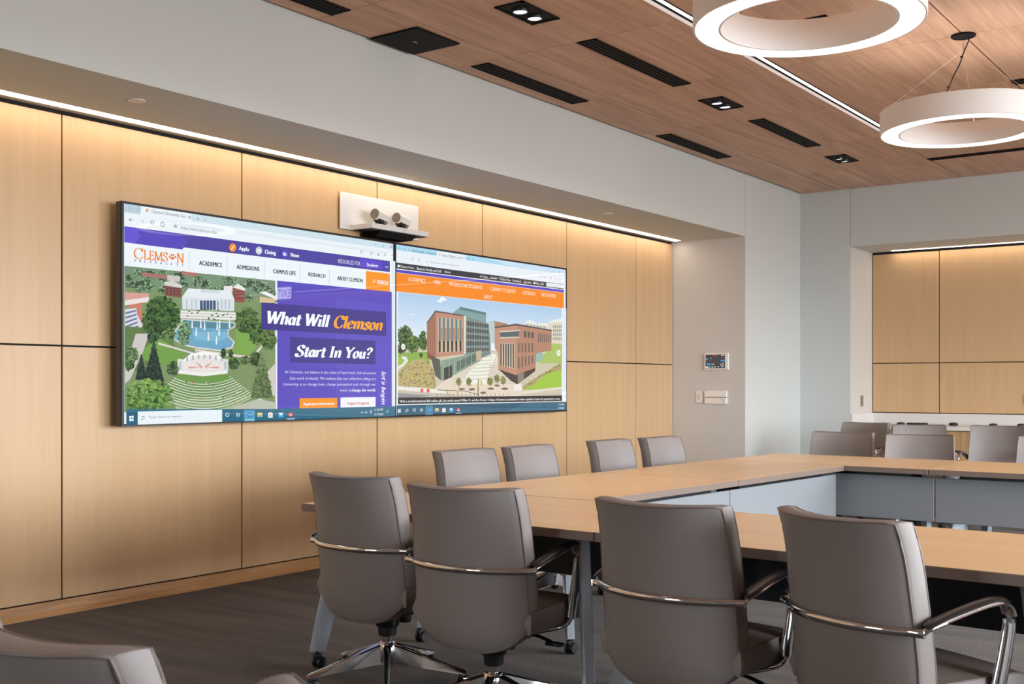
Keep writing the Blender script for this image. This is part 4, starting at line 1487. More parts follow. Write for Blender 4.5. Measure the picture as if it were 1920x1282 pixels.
pt.foliage(I, 612, 846, 14, 24, (44, 70, 48), (92, 120, 84), 10, 6, rn)
pt.foliage(I, 775, 950, 58, 126, (66, 92, 58), (134, 154, 104), 80, 13, rn, cone=True)
pt.foliage(I, 185, 1065, 118, 86, (58, 100, 44), (158, 192, 104), 120, 18, rn)
pt.foliage(I, 100, 1085, 60, 52, (70, 110, 50), (150, 184, 100), 40, 16, rn)
# purple panel over the picture, headline boxes, buttons
pt.poly(I, [(64, 1133), (853, 1133), (853, 1190), (64, 1190)], (54, 112, 140))
pt.rect(G, 853, 463, 1452, 1133, (88, 76, 190))
pt.rect(G, 1160, 560, 1452, 1133, (94, 82, 196))
pt.rect(G, 770, 577, 1422, 752, (64, 57, 140))
pt.rect(G, 920, 757, 1367, 900, (66, 58, 142))
pt.rect(G, 970, 1077, 1167, 1133, (250, 150, 34))
pt.rect(G, 1184, 1073, 1367, 1130, (242, 244, 250))
# scroll bar and task bar
pt.rect(G, 1452, 360, 1470, 1130, (226, 236, 242))
pt.rect(G, 64, 1150, 1470, 1170, (44, 106, 132))
pt.rect(G, 64, 1150, 124, 1213, (38, 98, 124))
pt.rect(G, 124, 1146, 565, 1200, (234, 244, 248))
pt.rect(G, 680, 1140, 736, 1196, (94, 160, 192))
pt.rect(G, 684, 1186, 734, 1191, (150, 205, 232))
# icons
for (x, y) in ((80, 1170), (92, 1168), (80, 1184), (92, 1184)):
    pt.rect(G, x, y, x + 10, y + 12, WHITE)


def ring_icon(pt, x, y, r, w, col, n=20, part='page_print'):
    o = [(x + r * math.cos(2 * PI * k / n), y + r * math.sin(2 * PI * k / n)) for k in range(n)]
    i = [(x + (r - w) * math.cos(2 * PI * k / n), y + (r - w) * math.sin(2 * PI * k / n)) for k in range(n)]
    a, b = [pt.P(*p) for p in o], [pt.P(*p) for p in i]
    pt.shape(part, a + b, [(k, (k + 1) % n, n + (k + 1) % n, n + k) for k in range(n)], col)


def disc(pt, x, y, r, col, n=20, ry=None, part='page_print'):
    pt.poly(part, [(x + r * math.cos(2 * PI * k / n), y + (ry or r) * math.sin(2 * PI * k / n)) for k in range(n)], col)


def line(pt, pts, w, col, part='page_print'):
    for (a, b), (c, d) in zip(pts[:-1], pts[1:]):
        L = math.hypot(c - a, d - b) or 1
        nx, ny = -(d - b) / L * w / 2, (c - a) / L * w / 2
        pt.poly(part, [(a + nx, b + ny), (a - nx, b - ny), (c - nx, d - ny), (c + nx, d + ny)], col)


def paw(pt, x, y, s, col):
    disc(pt, x, y + 0.28 * s, 0.42 * s, col, 14, 0.34 * s, 'lettering')
    for (dx, dy, rx, ry) in ((-0.62, 0.0, 0.2, 0.26), (-0.25, -0.42, 0.2, 0.28), (0.25, -0.42, 0.2, 0.28), (0.62, 0.0, 0.2, 0.26)):
        disc(pt, x + dx * s, y + dy * s, rx * s, col, 12, ry * s, 'lettering')


def taskbar(pt, xs, y, sc):
    xo, xt, xe, xf, xm, xl, xr = xs
    ring_icon(pt, xo, y, 10 * sc, 3 * sc, WHITE)
    for dx in (-8, -2, 6):
        pt.rect(G, xt + dx * sc, y - 10 * sc, xt + (dx + 3) * sc, y + 10 * sc, (220, 235, 240))
    disc(pt, xe, y, 12 * sc, (40, 130, 205))
    pt.rect(G, xe - 9 * sc, y - 2 * sc, xe + 12 * sc, y + 2 * sc, (150, 205, 235))
    pt.rect(G, xf - 12 * sc, y - 10 * sc, xf + 12 * sc, y + 11 * sc, (245, 222, 120))
    pt.rect(G, xf - 12 * sc, y - 12 * sc, xf - 2 * sc, y - 8 * sc, (236, 186, 70))
    pt.rect(G, xf - 7 * sc, y + 2 * sc, xf + 7 * sc, y + 11 * sc, (90, 160, 215))
    pt.rect(G, xm - 12 * sc, y - 9 * sc, xm + 12 * sc, y + 15 * sc, WHITE)
    ring_icon(pt, xm, y - 9 * sc, 6 * sc, 2.4 * sc, WHITE)
    for dx, dy, c in ((-6, -3, (230, 90, 60)), (1, -3, (120, 180, 60)), (-6, 4, (60, 140, 210)), (1, 4, (240, 190, 50))):
        pt.rect(G, xm + dx * sc, y + dy * sc, xm + (dx + 5) * sc, y + (dy + 5) * sc, c)
    pt.rect(G, xl - 13 * sc, y - 10 * sc, xl + 13 * sc, y + 13 * sc, (70, 170, 225))
    pt.poly(G, [(xl - 13 * sc, y - 10 * sc), (xl + 13 * sc, y - 10 * sc), (xl, y + 4 * sc)], (240, 246, 250))
    disc(pt, xr, y, 12 * sc, (214, 44, 46))
    ring_icon(pt, xr, y, 7 * sc, 2.4 * sc, WHITE)


taskbar(pt, (592, 647, 708, 762, 817, 872, 923), 1163, 1.0)
pt.rect(G, 903, 1182, 945, 1187, (150, 205, 232))
DK = (70, 84, 100)
line(pt, [(79, 146), (100, 148)], 2.6, DK)
line(pt, [(88, 136), (79, 146), (88, 156)], 2.6, DK)
line(pt, [(136, 152), (155, 155)], 2.2, (168, 184, 196))
line(pt, [(147, 145), (156, 155), (147, 163)], 2.2, (168, 184, 196))
ring_icon(pt, 200, 160, 10, 2.6, DK)
line(pt, [(242, 168), (253, 156), (264, 170)], 2.6, DK)
line(pt, [(246, 166), (246, 180), (261, 182), (261, 168)], 2.2, DK)
pt.rect(G, 315, 174, 328, 188, (150, 166, 178))
ring_icon(pt, 321, 172, 5.5, 2, (150, 166, 178))
for (x, y) in ((82, 86), (128, 92)):
    ring_icon(pt, x, y, 11, 2, (120, 150, 172), 4)
line(pt, [(430, 139), (446, 142)], 2, (130, 150, 165))
line(pt, [(438, 132), (438, 150)], 2, (130, 150, 165))
line(pt, [(470, 142), (477, 150), (484, 144)], 2, (130, 150, 165))
line(pt, [(388, 126), (400, 140)], 2.4, DK)
line(pt, [(400, 127), (388, 139)], 2.4, DK)
line(pt, [(1362, 275), (1373, 276)], 2, DK)
ring_icon(pt, 1408, 283, 6, 1.8, DK, 4)
line(pt, [(1444, 283), (1454, 293)], 1.8, DK)
line(pt, [(1454, 283), (1444, 293)], 1.8, DK)
for x, y in ((1293, 313), (1345, 320)):
    ring_icon(pt, x, y, 8, 2, DK, 5)
line(pt, [(1376, 332), (1386, 318), (1380, 330), (1388, 333)], 2, DK)
ring_icon(pt, 1416, 328, 7, 2, DK, 5)
for k in range(3):
    disc(pt, 1447 + k * 5, 333, 1.6, DK, 6)
disc(pt, 620, 291, 18, (245, 145, 35), 24, 22)
line(pt, [(613, 301), (628, 281)], 5, WHITE)
disc(pt, 757, 307, 17, (196, 208, 214), 24, 21)
pt.rect(G, 748, 298, 766, 318, (240, 246, 248))
line(pt, [(757, 298), (757, 318)], 2, (170, 184, 192))
disc(pt, 892, 324, 16, (92, 80, 208), 24, 20)
pt.rect(G, 884, 316, 896, 334, (226, 226, 248))
pt.rect(G, 896, 322, 902, 334, (190, 190, 236))
line(pt, [(1417, 388), (1424, 396), (1431, 390)], 2.4, WHITE)
ring_icon(pt, 1360, 464, 7, 2.4, WHITE)
line(pt, [(1356, 470), (1352, 477)], 2.6, WHITE)
ring_icon(pt, 152, 1178, 8, 2.2, DK)
line(pt, [(147, 1184), (142, 1192)], 2.4, DK)
line(pt, [(1290, 1155), (1297, 1147), (1304, 1153)], 2, WHITE)
ring_icon(pt, 1318, 1150, 7, 2, WHITE, 4)
line(pt, [(1336, 1146), (1344, 1140), (1344, 1156), (1336, 1152)], 2, WHITE)
ring_icon(pt, 1429, 1146, 8, 2, (190, 215, 225), 4)
# lettering
T = pt.text
OR = (240, 132, 44)
paw(pt, 173, 97, 13, OR)
T('Clemson University, Sou', 196, 110, 374, 92, (80, 96, 112))
T('https://www.clemson.edu/', 349, 195, 537, 176, (120, 134, 146))
T('C', 102, 347, 152, 292, OR, serif=(0.12, 0.05))
T('LEMS', 156, 352, 281, 304, OR, serif=(0.16, 0.06))
paw(pt, 305, 340, 24, OR)
T('N', 327, 370, 364, 319, OR, serif=(0.16, 0.06))
for k, ch in enumerate('UNIVERSITY'):
    x = 104 + k * 27.6
    T(ch, x, 363 + k * 2.8, x + (8.5 if ch != 'I' else 2.5), 352 + k * 2.8, (86, 76, 150), bold=0.08)
T('Apply', 652, 303, 706, 284, WHITE, serif=(0.22, 0.09))
T('Giving', 787, 322, 846, 302, WHITE, serif=(0.22, 0.09))
T('News', 922, 337, 967, 318, WHITE, serif=(0.22, 0.09))
T('RESOURCES FOR', 1171, 371, 1286, 350, (232, 232, 248))
T('Students', 1321, 387, 1379, 370, WHITE, serif=None, bold=0.05)
NV_ = (38, 44, 52)
T('ACADEMICS', 444, 382, 562, 358, NV_, bold=0.07)
T('ADMISSIONS', 640, 402, 758, 379, NV_, bold=0.07)
T('CAMPUS LIFE', 830, 424, 948, 402, NV_, bold=0.07)
T('RESEARCH', 1015, 440, 1103, 420, NV_, bold=0.07)
T('ABOUT CLEMSON', 1166, 460, 1298, 439, NV_, bold=0.07)
T('SEARCH', 1374, 480, 1430, 459, WHITE, bold=0.06)
T('What Will', 800, 686, 1130, 622, WHITE, serif=(0.24, 0.07), shear=0.22)
T('Clemson', 1148, 708, 1405, 646, (250, 168, 48), serif=(0.24, 0.07), shear=0.22)
T('Start In You?', 942, 858, 1353, 800, WHITE, serif=(0.24, 0.07), shear=0.22)
PW = (228, 226, 246)
T('At Clemson, we believe in the value of hard work, and we pursue', 891, 946, 1368, 931, PW)
T('that work tirelessly. We believe that our collective calling as a', 917, 980, 1368, 964, PW)
T('University is to change lives, change perception and, through our', 883, 1011, 1367, 996, PW)
T('work, to', 1180, 1042, 1238, 1027, PW)
T('change the world.', 1241, 1042, 1366, 1027, WHITE, bold=0.05)
T('Application Information', 988, 1114, 1150, 1099, WHITE, bold=0.06)
T('Degree Programs', 1220, 1111, 1332, 1096, (196, 92, 36), bold=0.05)
T("let's begin", 1399, 936, 1110, 1419, WHITE, serif=(0.16, 0.06), shear=0.2, down=True)
T('Type here to search', 180, 1180, 351, 1170, (96, 106, 116))
T('11:32 AM', 1360, 1142, 1405, 1131, WHITE)
T('12/1/2020', 1358, 1166, 1407, 1155, WHITE)
pt.build(dl)

# ---- right display
dr, yc, zc, hy, hz = display(6.190, 8.478, 1.026, 2.303, 'right wall display showing a business school page with brick buildings')
pt = Paint(720, 430, 3.4639, yc, zc)
pt.lim = (88, 1152)
base_fill(pt, hy, hz, (232, 240, 248))
pt.rect(G, 78, 94, 1180, 292, (172, 218, 240))
pt.poly(G, [(620, 170), (1180, 255), (1180, 292), (800, 232)], (205, 226, 245))
pt.rect(G, 343, 140, 532, 200, (234, 240, 247))
pt.rect(G, 78, 163, 1180, 340, (236, 241, 248))
pt.rect(G, 78, 214, 1168, 389, (60, 58, 64))
pt.rect(G, 78, 259, 1168, 410, (92, 74, 190))
pt.rect(G, 78, 281, 1168, 512, (246, 138, 34))
I = 'picture_print'
zt = pt.P(80, 406)[1]
zb_ = pt.P(86, 1112)[1]
pl, pr = pt.P(80, 800)[0], pt.P(1154, 800)[0]
for k in range(14):                                      # the sky in the picture pales towards the trees
    a = zt - (zt - zb_) * 0.5 * k / 14
    b = zt - (zt - zb_) * 0.5 * (k + 1) / 14
    t = k / 13
    pt.poly(I, [(pl, b), (pr, b), (pr, a), (pl, a)], (176 + 54 * t, 206 + 34 * t, 236 + 10 * t), raw=True)
pt.poly(I, [(pl, zb_), (pr, zb_), (pr, zt - (zt - zb_) * 0.5), (pl, zt - (zt - zb_) * 0.5)], (206, 198, 174), raw=True)
for k in range(8):
    pt.blob(I, 352 + rn.uniform(0, 44), 455 + rn.uniform(-8, 12), 16, 8, (240, 245, 248), rn)
for k in range(3):
    pt.blob(I, 176 + k * 8, 552, 12, 4, (222, 234, 244), rn)
# far buildings at the right
pt.poly(I, [(915, 604), (985, 618), (1060, 612), (1156, 588), (1156, 760), (915, 700)], (226, 214, 196))
for q in ([(910, 604), (945, 588), (990, 606), (985, 618)], [(975, 622), (1020, 606), (1064, 612), (1060, 624)], [(1062, 606), (1110, 584), (1156, 578), (1156, 598)]):
    pt.poly(I, q, (232, 238, 232))
for j in range(4):
    for k in range(5):
        pt.rect(I, 1098 + k * 12, 622 + j * 26, 1105 + k * 12, 640 + j * 26, (138, 156, 160))
for k in range(6):
    pt.rect(I, 925 + k * 22, 614 + k * 3, 938 + k * 22, 628 + k * 3, (158, 172, 176))
pt.poly(I, [(1085, 740), (1156, 742), (1156, 870), (1000, 870)], (170, 196, 104))
# lawns
pt.poly(I, [(86, 800), (280, 796), (300, 880), (86, 900)], (140, 176, 84))
pt.poly(I, [(86, 836), (120, 828), (132, 860), (110, 890), (86, 896)], (152, 190, 92))
pt.poly(I, [(118, 822), (146, 828), (156, 856), (124, 892), (86, 906), (86, 890), (120, 872), (134, 850), (112, 832)], (232, 228, 218))
pt.poly(I, [(86, 930), (180, 850), (258, 840), (320, 900), (340, 1010), (330, 1036), (86, 1010)], (188, 172, 118))
for k in range(120):
    x, y = rn.uniform(100, 320), rn.uniform(860, 1020)
    if y > 860 + (200 - x) * 0.6:
        pt.blob(I, x, y, 4.2, 3.4, (96, 106, 60), rn, 6)
pt.poly(I, [(900, 1018), (1152, 862), (1152, 920), (1010, 960), (960, 1040), (900, 1040)], (176, 160, 104))
for k in range(40):
    t = rn.random()
    pt.blob(I, 920 + 220 * t + rn.uniform(-12, 12), 1004 - 120 * t + rn.uniform(-8, 14), 4, 3, (104, 112, 62), rn, 6)
pt.poly(I, [(900, 1040), (970, 1010), (1050, 940), (1152, 912), (1152, 1020), (990, 1044)], (160, 200, 72))
# trees at the left
pt.foliage(I, 132, 690, 48, 66, (38, 64, 40), (110, 140, 86), 60, 12, rn)
pt.foliage(I, 112, 770, 30, 34, (36, 60, 38), (92, 124, 76), 24, 10, rn)
pt.foliage(I, 186, 745, 46, 54, (44, 78, 36), (124, 160, 80), 50, 12, rn)
pt.foliage(I, 250, 725, 28, 64, (40, 70, 36), (112, 148, 76), 40, 11, rn)
pt.foliage(I, 238, 816, 12, 16, (40, 70, 36), (92, 128, 66), 10, 6, rn)
# plaza, stairs and road
pt.poly(I, [(330, 1030), (400, 970), (640, 810), (715, 800), (800, 910), (840, 985), (900, 1060), (880, 1090), (330, 1092)], (226, 214, 196))
pt.poly(I, [(600, 880), (660, 812), (730, 812), (700, 870), (660, 1006), (470, 1006)], (238, 236, 226))
for k in range(7):
    y = 820 + k * 24
    pt.poly(I, [(640 - k * 18, y + 6), (700 - k * 4, y), (698 - k * 4, y + 7), (630 - k * 18, y + 14)], (206, 214, 186))
for k in range(9):
    y = 880 + k * 14
    pt.poly(I, [(680 - k * 2, y), (760 + k * 10, y + 6), (762 + k * 10, y + 10), (680 - k * 2, y + 5)], (190, 180, 166))
for k in range(8):
    y = 900 + k * 13
    pt.poly(I, [(440, y + 34), (560 - k * 6, y), (560 - k * 6, y + 5), (440, y + 40)], (206, 200, 186))
pt.poly(I, [(86, 1048), (340, 1062), (600, 1082), (900, 1086), (1152, 1056), (1152, 1120), (86, 1120)], (196, 190, 178))
pt.poly(I, [(86, 1062), (300, 1078), (86, 1110)], (150, 150, 150))
pt.poly(I, [(86, 1020), (330, 1036), (420, 1064), (320, 1062), (86, 1040)], (236, 232, 224))
pt.poly(I, [(890, 1050), (1152, 1022), (1152, 1036), (900, 1070)], (226, 218, 202))
# glass tower between
pt.poly(I, [(447, 540), (492, 502), (660, 540), (660, 606), (447, 560)], (128, 164, 164))
pt.poly(I, [(492, 502), (660, 540), (660, 556), (492, 522)], (96, 130, 134))
pt.poly(I, [(520, 560), (660, 604), (676, 612), (690, 740), (690, 812), (520, 880)], (122, 140, 138))
for j in range(5):
    pt.poly(I, [(528, 592 + j * 44), (676, 618 + j * 38), (676, 640 + j * 37), (528, 624 + j * 44)], (78, 84, 84))
for k in range(9):
    x = 536 + k * 16
    line(pt, [(x, 560 + k * 4), (x, 850 - k * 7)], 2, (168, 186, 180), I)
pt.poly(I, [(676, 600), (714, 592), (716, 740), (690, 736)], (176, 196, 198))
pt.poly(I, [(714, 594), (798, 612), (798, 636), (716, 636)], (176, 128, 108))
for k in range(4):
    line(pt, [(682 + k * 9, 602), (688 + k * 8, 736)], 2, (214, 226, 226), I)
pt.poly(I, [(370, 850), (520, 820), (620, 786), (628, 850), (380, 984), (352, 968)], (132, 158, 140))
pt.poly(I, [(384, 902), (440, 880), (440, 958), (384, 982)], (62, 66, 62))
pt.poly(I, [(470, 860), (600, 800), (600, 850), (470, 920)], (98, 116, 106))
for k in range(7):
    x = 384 + k * 36
    line(pt, [(x, 850 - k * 8), (x, 978 - k * 20)], 2.4, (188, 204, 190), I)
pt.poly(I, [(594, 790), (628, 784), (630, 850), (596, 852)], (196, 180, 150))
# left brick block
pt.poly(I, [(275, 605), (332, 530), (334, 832), (276, 796)], (166, 118, 98))
pt.poly(I, [(332, 530), (524, 562), (522, 808), (334, 832)], (190, 142, 120))
pt.poly(I, [(274, 604), (330, 526), (526, 558), (524, 566), (334, 538), (278, 612)], (104, 92, 88))
pt.poly(I, [(516, 560), (530, 562), (528, 808), (516, 808)], (226, 222, 206))
pt.poly(I, [(276, 796), (334, 832), (310, 850), (280, 836)], (132, 88, 72))
pt.poly(I, [(300, 820), (362, 846), (366, 980), (330, 950)], (92, 92, 84))
pt.poly(I, [(346, 568), (506, 586), (504, 792), (348, 802)], (206, 180, 156))
for k in range(6):
    x = 352 + k * 27
    pt.poly(I, [(x, 570 + k * 3), (x + 13, 571.5 + k * 3), (x + 12.5, 799 - k * 1.6), (x + 1, 800 - k * 1.6)], (92, 128, 132))
    pt.poly(I, [(x, 724), (x + 13, 724), (x + 12.5, 799 - k * 1.6), (x + 1, 800 - k * 1.6)], (44, 54, 48))
    pt.poly(I, [(x + 15, 640), (x + 24, 642), (x + 24, 720), (x + 15, 720)], (176, 122, 98))
for k in range(4):
    line(pt, [(288 + k * 12, 600 - k * 14), (289 + k * 12, 800 + k * 6)], 1.6, (140, 92, 72), I)
# right brick block
pt.poly(I, [(715, 634), (856, 616), (1086, 656), (1084, 786), (990, 804), (980, 898), (852, 946), (740, 908), (738, 800), (716, 770)], (192, 144, 122))
pt.poly(I, [(856, 616), (1086, 656), (1084, 786), (990, 804), (980, 898), (862, 942)], (182, 134, 112))
pt.poly(I, [(714, 632), (856, 612), (1088, 652), (1088, 660), (856, 624), (716, 642)], (92, 84, 82))
pt.poly(I, [(750, 664), (876, 656), (874, 698), (752, 702)], (92, 104, 108))
pt.poly(I, [(746, 660), (880, 652), (880, 660), (748, 668)], (220, 206, 190))
pt.poly(I, [(748, 700), (876, 696), (876, 704), (748, 708)], (214, 200, 182))
pt.poly(I, [(748, 738), (846, 736), (844, 904), (752, 884)], (214, 190, 168))
for k in range(6):
    x = 752 + k * 16
    pt.poly(I, [(x, 740), (x + 9, 740), (x + 9, 886 + k * 3), (x + 1, 882 + k * 3)], (66, 74, 70))
for k in range(3):
    pt.poly(I, [(906 + k * 24, 660 + k * 3), (922 + k * 24, 662 + k * 3), (922 + k * 24, 702 + k * 2), (906 + k * 24, 702 + k * 2)], (84, 92, 94))
for k in range(5):
    pt.poly(I, [(868 + k * 22, 738), (877 + k * 22, 738), (877 + k * 22, 800 - k), (868 + k * 22, 802 - k)], (104, 100, 92))
    pt.poly(I, [(868 + k * 22, 830 - k * 3), (877 + k * 22, 829 - k * 3), (877 + k * 22, 900 - k * 8), (868 + k * 22, 904 - k * 8)], (104, 100, 92))
for k in range(7):
    pt.poly(I, [(998 + k * 13, 672 + k * 2), (1004 + k * 13, 673 + k * 2), (1004 + k * 13, 734), (998 + k * 13, 734)], (108, 98, 90))
pt.poly(I, [(738, 906), (852, 946), (980, 898), (978, 920), (864, 1006), (822, 984)], (74, 66, 62))
pt.poly(I, [(864, 940), (906, 928), (906, 972), (866, 1004)], (132, 128, 122))
pt.poly(I, [(984, 806), (1028, 798), (1026, 846), (984, 866)], (150, 188, 178))
pt.poly(I, [(840, 1010), (888, 1000), (894, 1046), (840, 1046)], (238, 234, 226))
for (x, y) in ((482, 990), (548, 988), (686, 986), (770, 980), (730, 966)):
    pt.foliage(I, x, y, 18, 26, (112, 112, 62), (176, 172, 104), 18, 7, rn)
    line(pt, [(x, y + 20), (x, y + 36)], 2.4, (120, 100, 76), I)
for (x, y) in ((500, 1036), (565, 1038), (690, 1034), (778, 1034), (640, 1060), (730, 1014)):
    pt.blob(I, x, y, 22, 8, (116, 106, 88), rn)
line(pt, [(606, 1080), (610, 970)], 5, (70, 66, 60), I)
line(pt, [(606, 1072), (520, 1048), (340, 1042)], 4, (70, 66, 60), I)
line(pt, [(322, 1030), (318, 934), (186, 944)], 3.4, (96, 88, 74), I)
for (x, y) in ((408, 1062), (474, 1060), (604, 1010), (628, 996), (240, 934), (178, 956)):
    pt.rect(I, x - 5, y - 16, x + 5, y + 16, (214, 178, 72))
for x in (242, 282):
    pt.rect(I, x - 9, 1034, x + 9, 1058, (226, 96, 76))
for k in range(18):
    x = 340 + k * 27
    line(pt, [(x, 1066), (x, 1082)], 3, (120, 112, 98), I)
for (x, y) in ((120, 762), (1130, 802)):
    disc(pt, x, y, 13, (238, 244, 240), 18, 20, part=I)
line(pt, [(124, 754), (116, 762), (124, 770)], 3, (150, 160, 150), I)
line(pt, [(1126, 794), (1134, 802), (1126, 810)], 3, (150, 170, 130), I)
# caption, scroll bar, task bar
pt.rect(G, 86, 1092, 1152, 1113, (40, 38, 40))
pt.rect(G, 78, 404, 86, 1140, (232, 240, 248))
pt.rect(G, 1154, 512, 1180, 1120, (226, 234, 243))
pt.rect(G, 78, 1140, 1180, 1130, (226, 234, 243))
zb2 = pt.P(78, 1142)[1]
pt.poly(G, [(-hy, -hz), (hy, -hz), (hy, zb2), (-hy, zb2)], (44, 92, 116), raw=True)
pt.poly(G, [(hy * 0.2, -hz), (hy, -hz), (hy, zb2), (hy * 0.45, zb2)], (56, 106, 132), raw=True)
pt.rect(G, 266, 1143, 313, 1203, (78, 132, 160))
for (x, y) in ((86, 1168), (96, 1166), (86, 1180), (96, 1179)):
    pt.rect(G, x, y, x + 8, y + 10, WHITE)
ring_icon(pt, 146, 1174, 8, 2.2, WHITE)
line(pt, [(141, 1181), (135, 1188)], 2.4, WHITE)
taskbar(pt, (192, 239, 290, 339, 385, 432, 479), 1172, 0.95)
pt.rect(G, 462, 1191, 497, 1195, (150, 205, 232))
for (x, y) in ((96, 124), (128, 128)):
    ring_icon(pt, x, y, 9, 2, (60, 110, 150), 4)
line(pt, [(90, 180), (106, 183)], 2, (190, 204, 216))
line(pt, [(131, 186), (146, 188)], 2, (190, 204, 216))
ring_icon(pt, 180, 192, 9, 2, (110, 126, 142))
line(pt, [(211, 198), (220, 189), (229, 200), (225, 209), (214, 207)], 2, (110, 126, 142))
pt.rect(G, 266, 204, 276, 214, (180, 192, 204))
for x, y in ((546, 192), (575, 194)):
    line(pt, [(x - 7, y - 1), (x, y + 4 if x > 560 else y), (x + 7, y + 1)], 2, (60, 110, 150))
line(pt, [(546, 184), (546, 200)], 2, (60, 110, 150))
line(pt, [(510, 180), (520, 192)], 2, (110, 126, 142))
line(pt, [(520, 181), (510, 191)], 2, (110, 126, 142))
ring_icon(pt, 1013, 307, 8, 2, (150, 160, 172), 4)
for x, y in ((1038, 309), (1080, 316)):
    ring_icon(pt, x, y, 7, 2, (150, 160, 172), 5)
line(pt, [(1104, 324), (1112, 312), (1116, 326)], 2, (150, 160, 172))
ring_icon(pt, 1138, 322, 7, 2, (150, 160, 172), 5)
line(pt, [(1094, 270), (1104, 271)], 2, (110, 130, 150))
ring_icon(pt, 1132, 276, 6, 1.8, (110, 130, 150), 4)
line(pt, [(1160, 276), (1170, 285)], 1.8, (110, 130, 150))
line(pt, [(1170, 276), (1160, 285)], 1.8, (110, 130, 150))
pt.rect(G, 1050, 345, 1164, 384, (242, 246, 250))
disc(pt, 90, 238, 7, WHITE, 16, 9)
pt.rect(G, 967, 342, 976, 356, WHITE)
T = pt.text
paw(pt, 160, 132, 9, OR)
paw(pt, 358, 162, 9, OR)
T('Search Results | Clemson Un', 177, 144, 335, 127, (60, 96, 124))
T('Home | Wilbur O. and A', 374, 176, 502, 158, (90, 100, 116))
T('https://www.clemson.edu/business/', 291, 217, 484, 202, (166, 176, 188))
T('Clemson Home', 98, 246, 190, 230, WHITE)
T('Business Faculty and Staff', 209, 261, 369, 243, WHITE)
T('Alumni', 388, 281, 428, 266, WHITE)
T('A-Z Index', 618, 310, 669, 296, WHITE)
T('Calendar', 685, 319, 731, 305, WHITE)
T('Campus Maps', 746, 328, 817, 312, WHITE)
T('Phonebook', 832, 339, 886, 324, WHITE)
T('Apply Now', 902, 347, 952, 332, WHITE)
T('Make a Gift', 979, 356, 1033, 341, WHITE)
T('Search clemson.edu', 1055, 366, 1145, 352, (170, 178, 188))
NVW = (255, 246, 230)
T('ACADEMICS', 153, 335, 264, 309, NVW)
T('MBA', 322, 353, 364, 328, NVW)
T('PROSPECTIVE STUDENTS', 420, 365, 633, 341, NVW)
T('CURRENT STUDENTS', 684, 396, 849, 373, NVW)
T('OUTREACH', 896, 421, 977, 398, NVW)
T('RECRUITERS', 1022, 434, 1113, 411, NVW)
T('ABOUT', 645, 448, 700, 424, NVW)
T('With a transformational $60 million gift, the newly named Wilbur O. and Ann Powers College of Business is positioned to make a significant impact for generations to come.', 96, 1124, 1140, 1108, WHITE, bold=0.03)
T('11:32 AM', 1128, 1142, 1166, 1131, WHITE)
T('12/1/2020', 1126, 1166, 1166, 1154, WHITE)
pt.build(dr)

# lettering of the exit sign
vs, fs = font_polys('EXIT')
xa, xb = min(v[0] for v in vs), max(v[0] for v in vs)
sx = 0.26 / (xb - xa)
me = bpy.data.meshes.new('lettering')
me.from_pydata([((v[0] - xa) * sx - 0.13, -0.0272, (v[1] - 0.35) * sx * 1.25) for v in vs], [], fs)
link('lettering', me, M['exit_letters'], EXIT_PARENT)

# ------------------------------------------------------------------ camera bar above the displays
cbx = -5.648
cb = empty('camera_bar', (cbx, 6.145, 2.36))
pl_ = MB().box(0, 0.010, -0.418, 0.418, 0.0, 0.26, 0.003, 2)
pl_.build('wall_plate', M['white_plastic'], cb)
MB().box(-0.017, 0.0, -0.2, 0.2, 0.05, 0.2).build('mounting', M['black_metal'], cb)
sh = MB().box(0.010, 0.212, -0.312, 0.300, 0.0, 0.036, 0.003, 2)
sh.build('shelf', M['white_plastic'], cb)
MB().prism([(0.012, -0.001), (0.20, -0.001), (0.15, -0.038), (0.012, -0.038)], 1, -0.20, 0.18).build('bracket', M['black_metal'], cb)
vs = [(0.02, -0.302, -0.0005), (0.206, -0.302, -0.0005), (0.206, 0.29, -0.0005), (0.02, 0.29, -0.0005)]
MB().box(0.02, 0.206, -0.302, 0.29, -0.004, 0.0004).build('underside', M['bezel_side'], cb)
tag(cb, 'white camera shelf with back plate mounted above the two displays', 'camera mount')
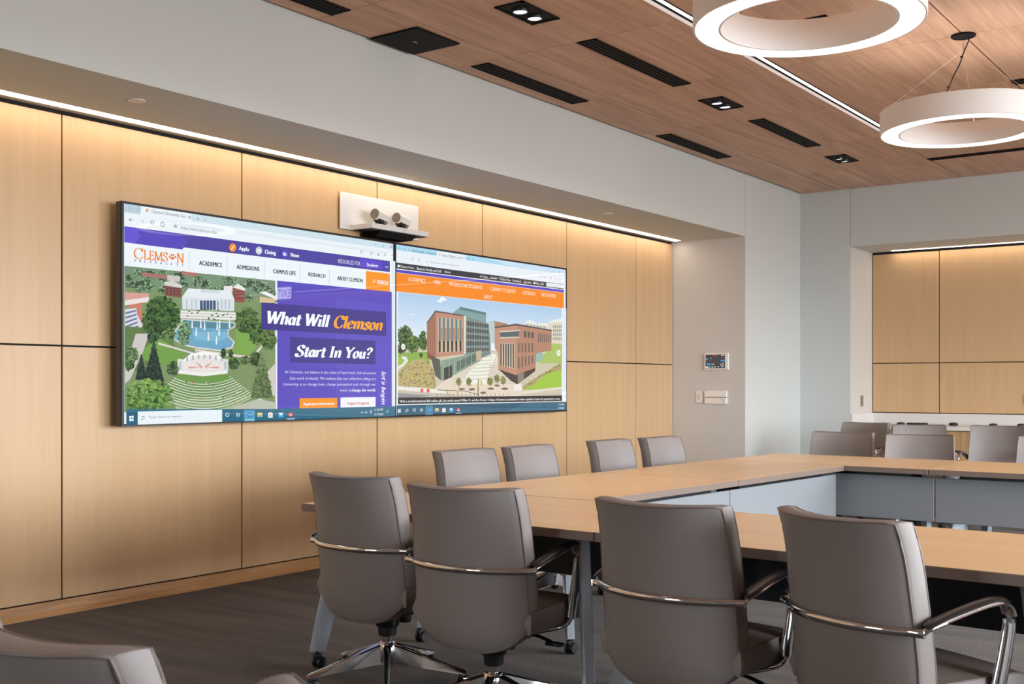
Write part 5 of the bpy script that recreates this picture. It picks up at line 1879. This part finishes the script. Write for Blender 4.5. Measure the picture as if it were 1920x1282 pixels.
MARK = MB().box(0.2122, 0.2128, 0.02, 0.042, 0.012, 0.022).build('badge', M['alu'], cb)


def tracking_camera(y, label):
    r = empty('conference_camera', (cbx + 0.125, y, 2.396))
    MB().lathe([(0.001, 0.0), (0.030, 0.0), (0.030, 0.006), (0.022, 0.010), (0.018, 0.03)], n=24, cap=False).build('foot', M['black_plastic'], r, 40)
    d = Vector((0.14, -0.97, 0.13)).normalized()
    q = Vector((0, 0, 1)).rotation_difference(d).to_matrix().to_4x4()
    Tm = Matrix.Translation((0, 0.0, 0.072)) @ q
    body = MB().lathe([(0.001, -0.085), (0.026, -0.085), (0.034, -0.076), (0.037, -0.06), (0.037, 0.072), (0.0365, 0.075)], n=36, mat4=Tm, cap=False)
    bo = body.build('body', M['white_plastic'], r, 40)
    MB().lathe([(0.0365, 0.072), (0.0372, 0.076), (0.035, 0.079), (0.001, 0.079)], n=36, mat4=Tm, cap=False).build('front_glass', M['camera_face'], bo, 40)
    # dark yoke carrying the barrel
    y_ = MB()
    right = d.cross(Vector((0, 0, 1))).normalized()
    R = Matrix((( d.x, -right.x, 0, 0), (d.y, -right.y, 0, 0), (0, 0, 1, 0), (0, 0, 0, 1)))
    y_.prism([(-0.055, 0.062), (0.05, 0.066), (0.052, 0.038), (0.022, 0.018), (-0.03, 0.012), (-0.055, 0.03)], 1, -0.024, 0.024)
    y2 = MB()
    y2.add([R @ Vector(v) for v in y_.v], y_.f)
    y2.build('yoke', M['black_plastic'], r, 30)
    MB().add([R @ Vector(v) for v in MB().prism([(-0.046, 0.05), (-0.008, 0.03), (-0.012, 0.016), (-0.046, 0.022)], 1, -0.0255, 0.0255).v], MB().prism([(-0.046, 0.05), (-0.008, 0.03), (-0.012, 0.016), (-0.046, 0.022)], 1, -0.0255, 0.0255).f).build('yoke_plate', M['camera_face'], r)
    tag(r, label, 'camera', 'pair of cameras on the shelf')


tracking_camera(6.015, 'left one of the two white barrel cameras on the shelf')
tracking_camera(6.245, 'right one of the two white barrel cameras on the shelf')
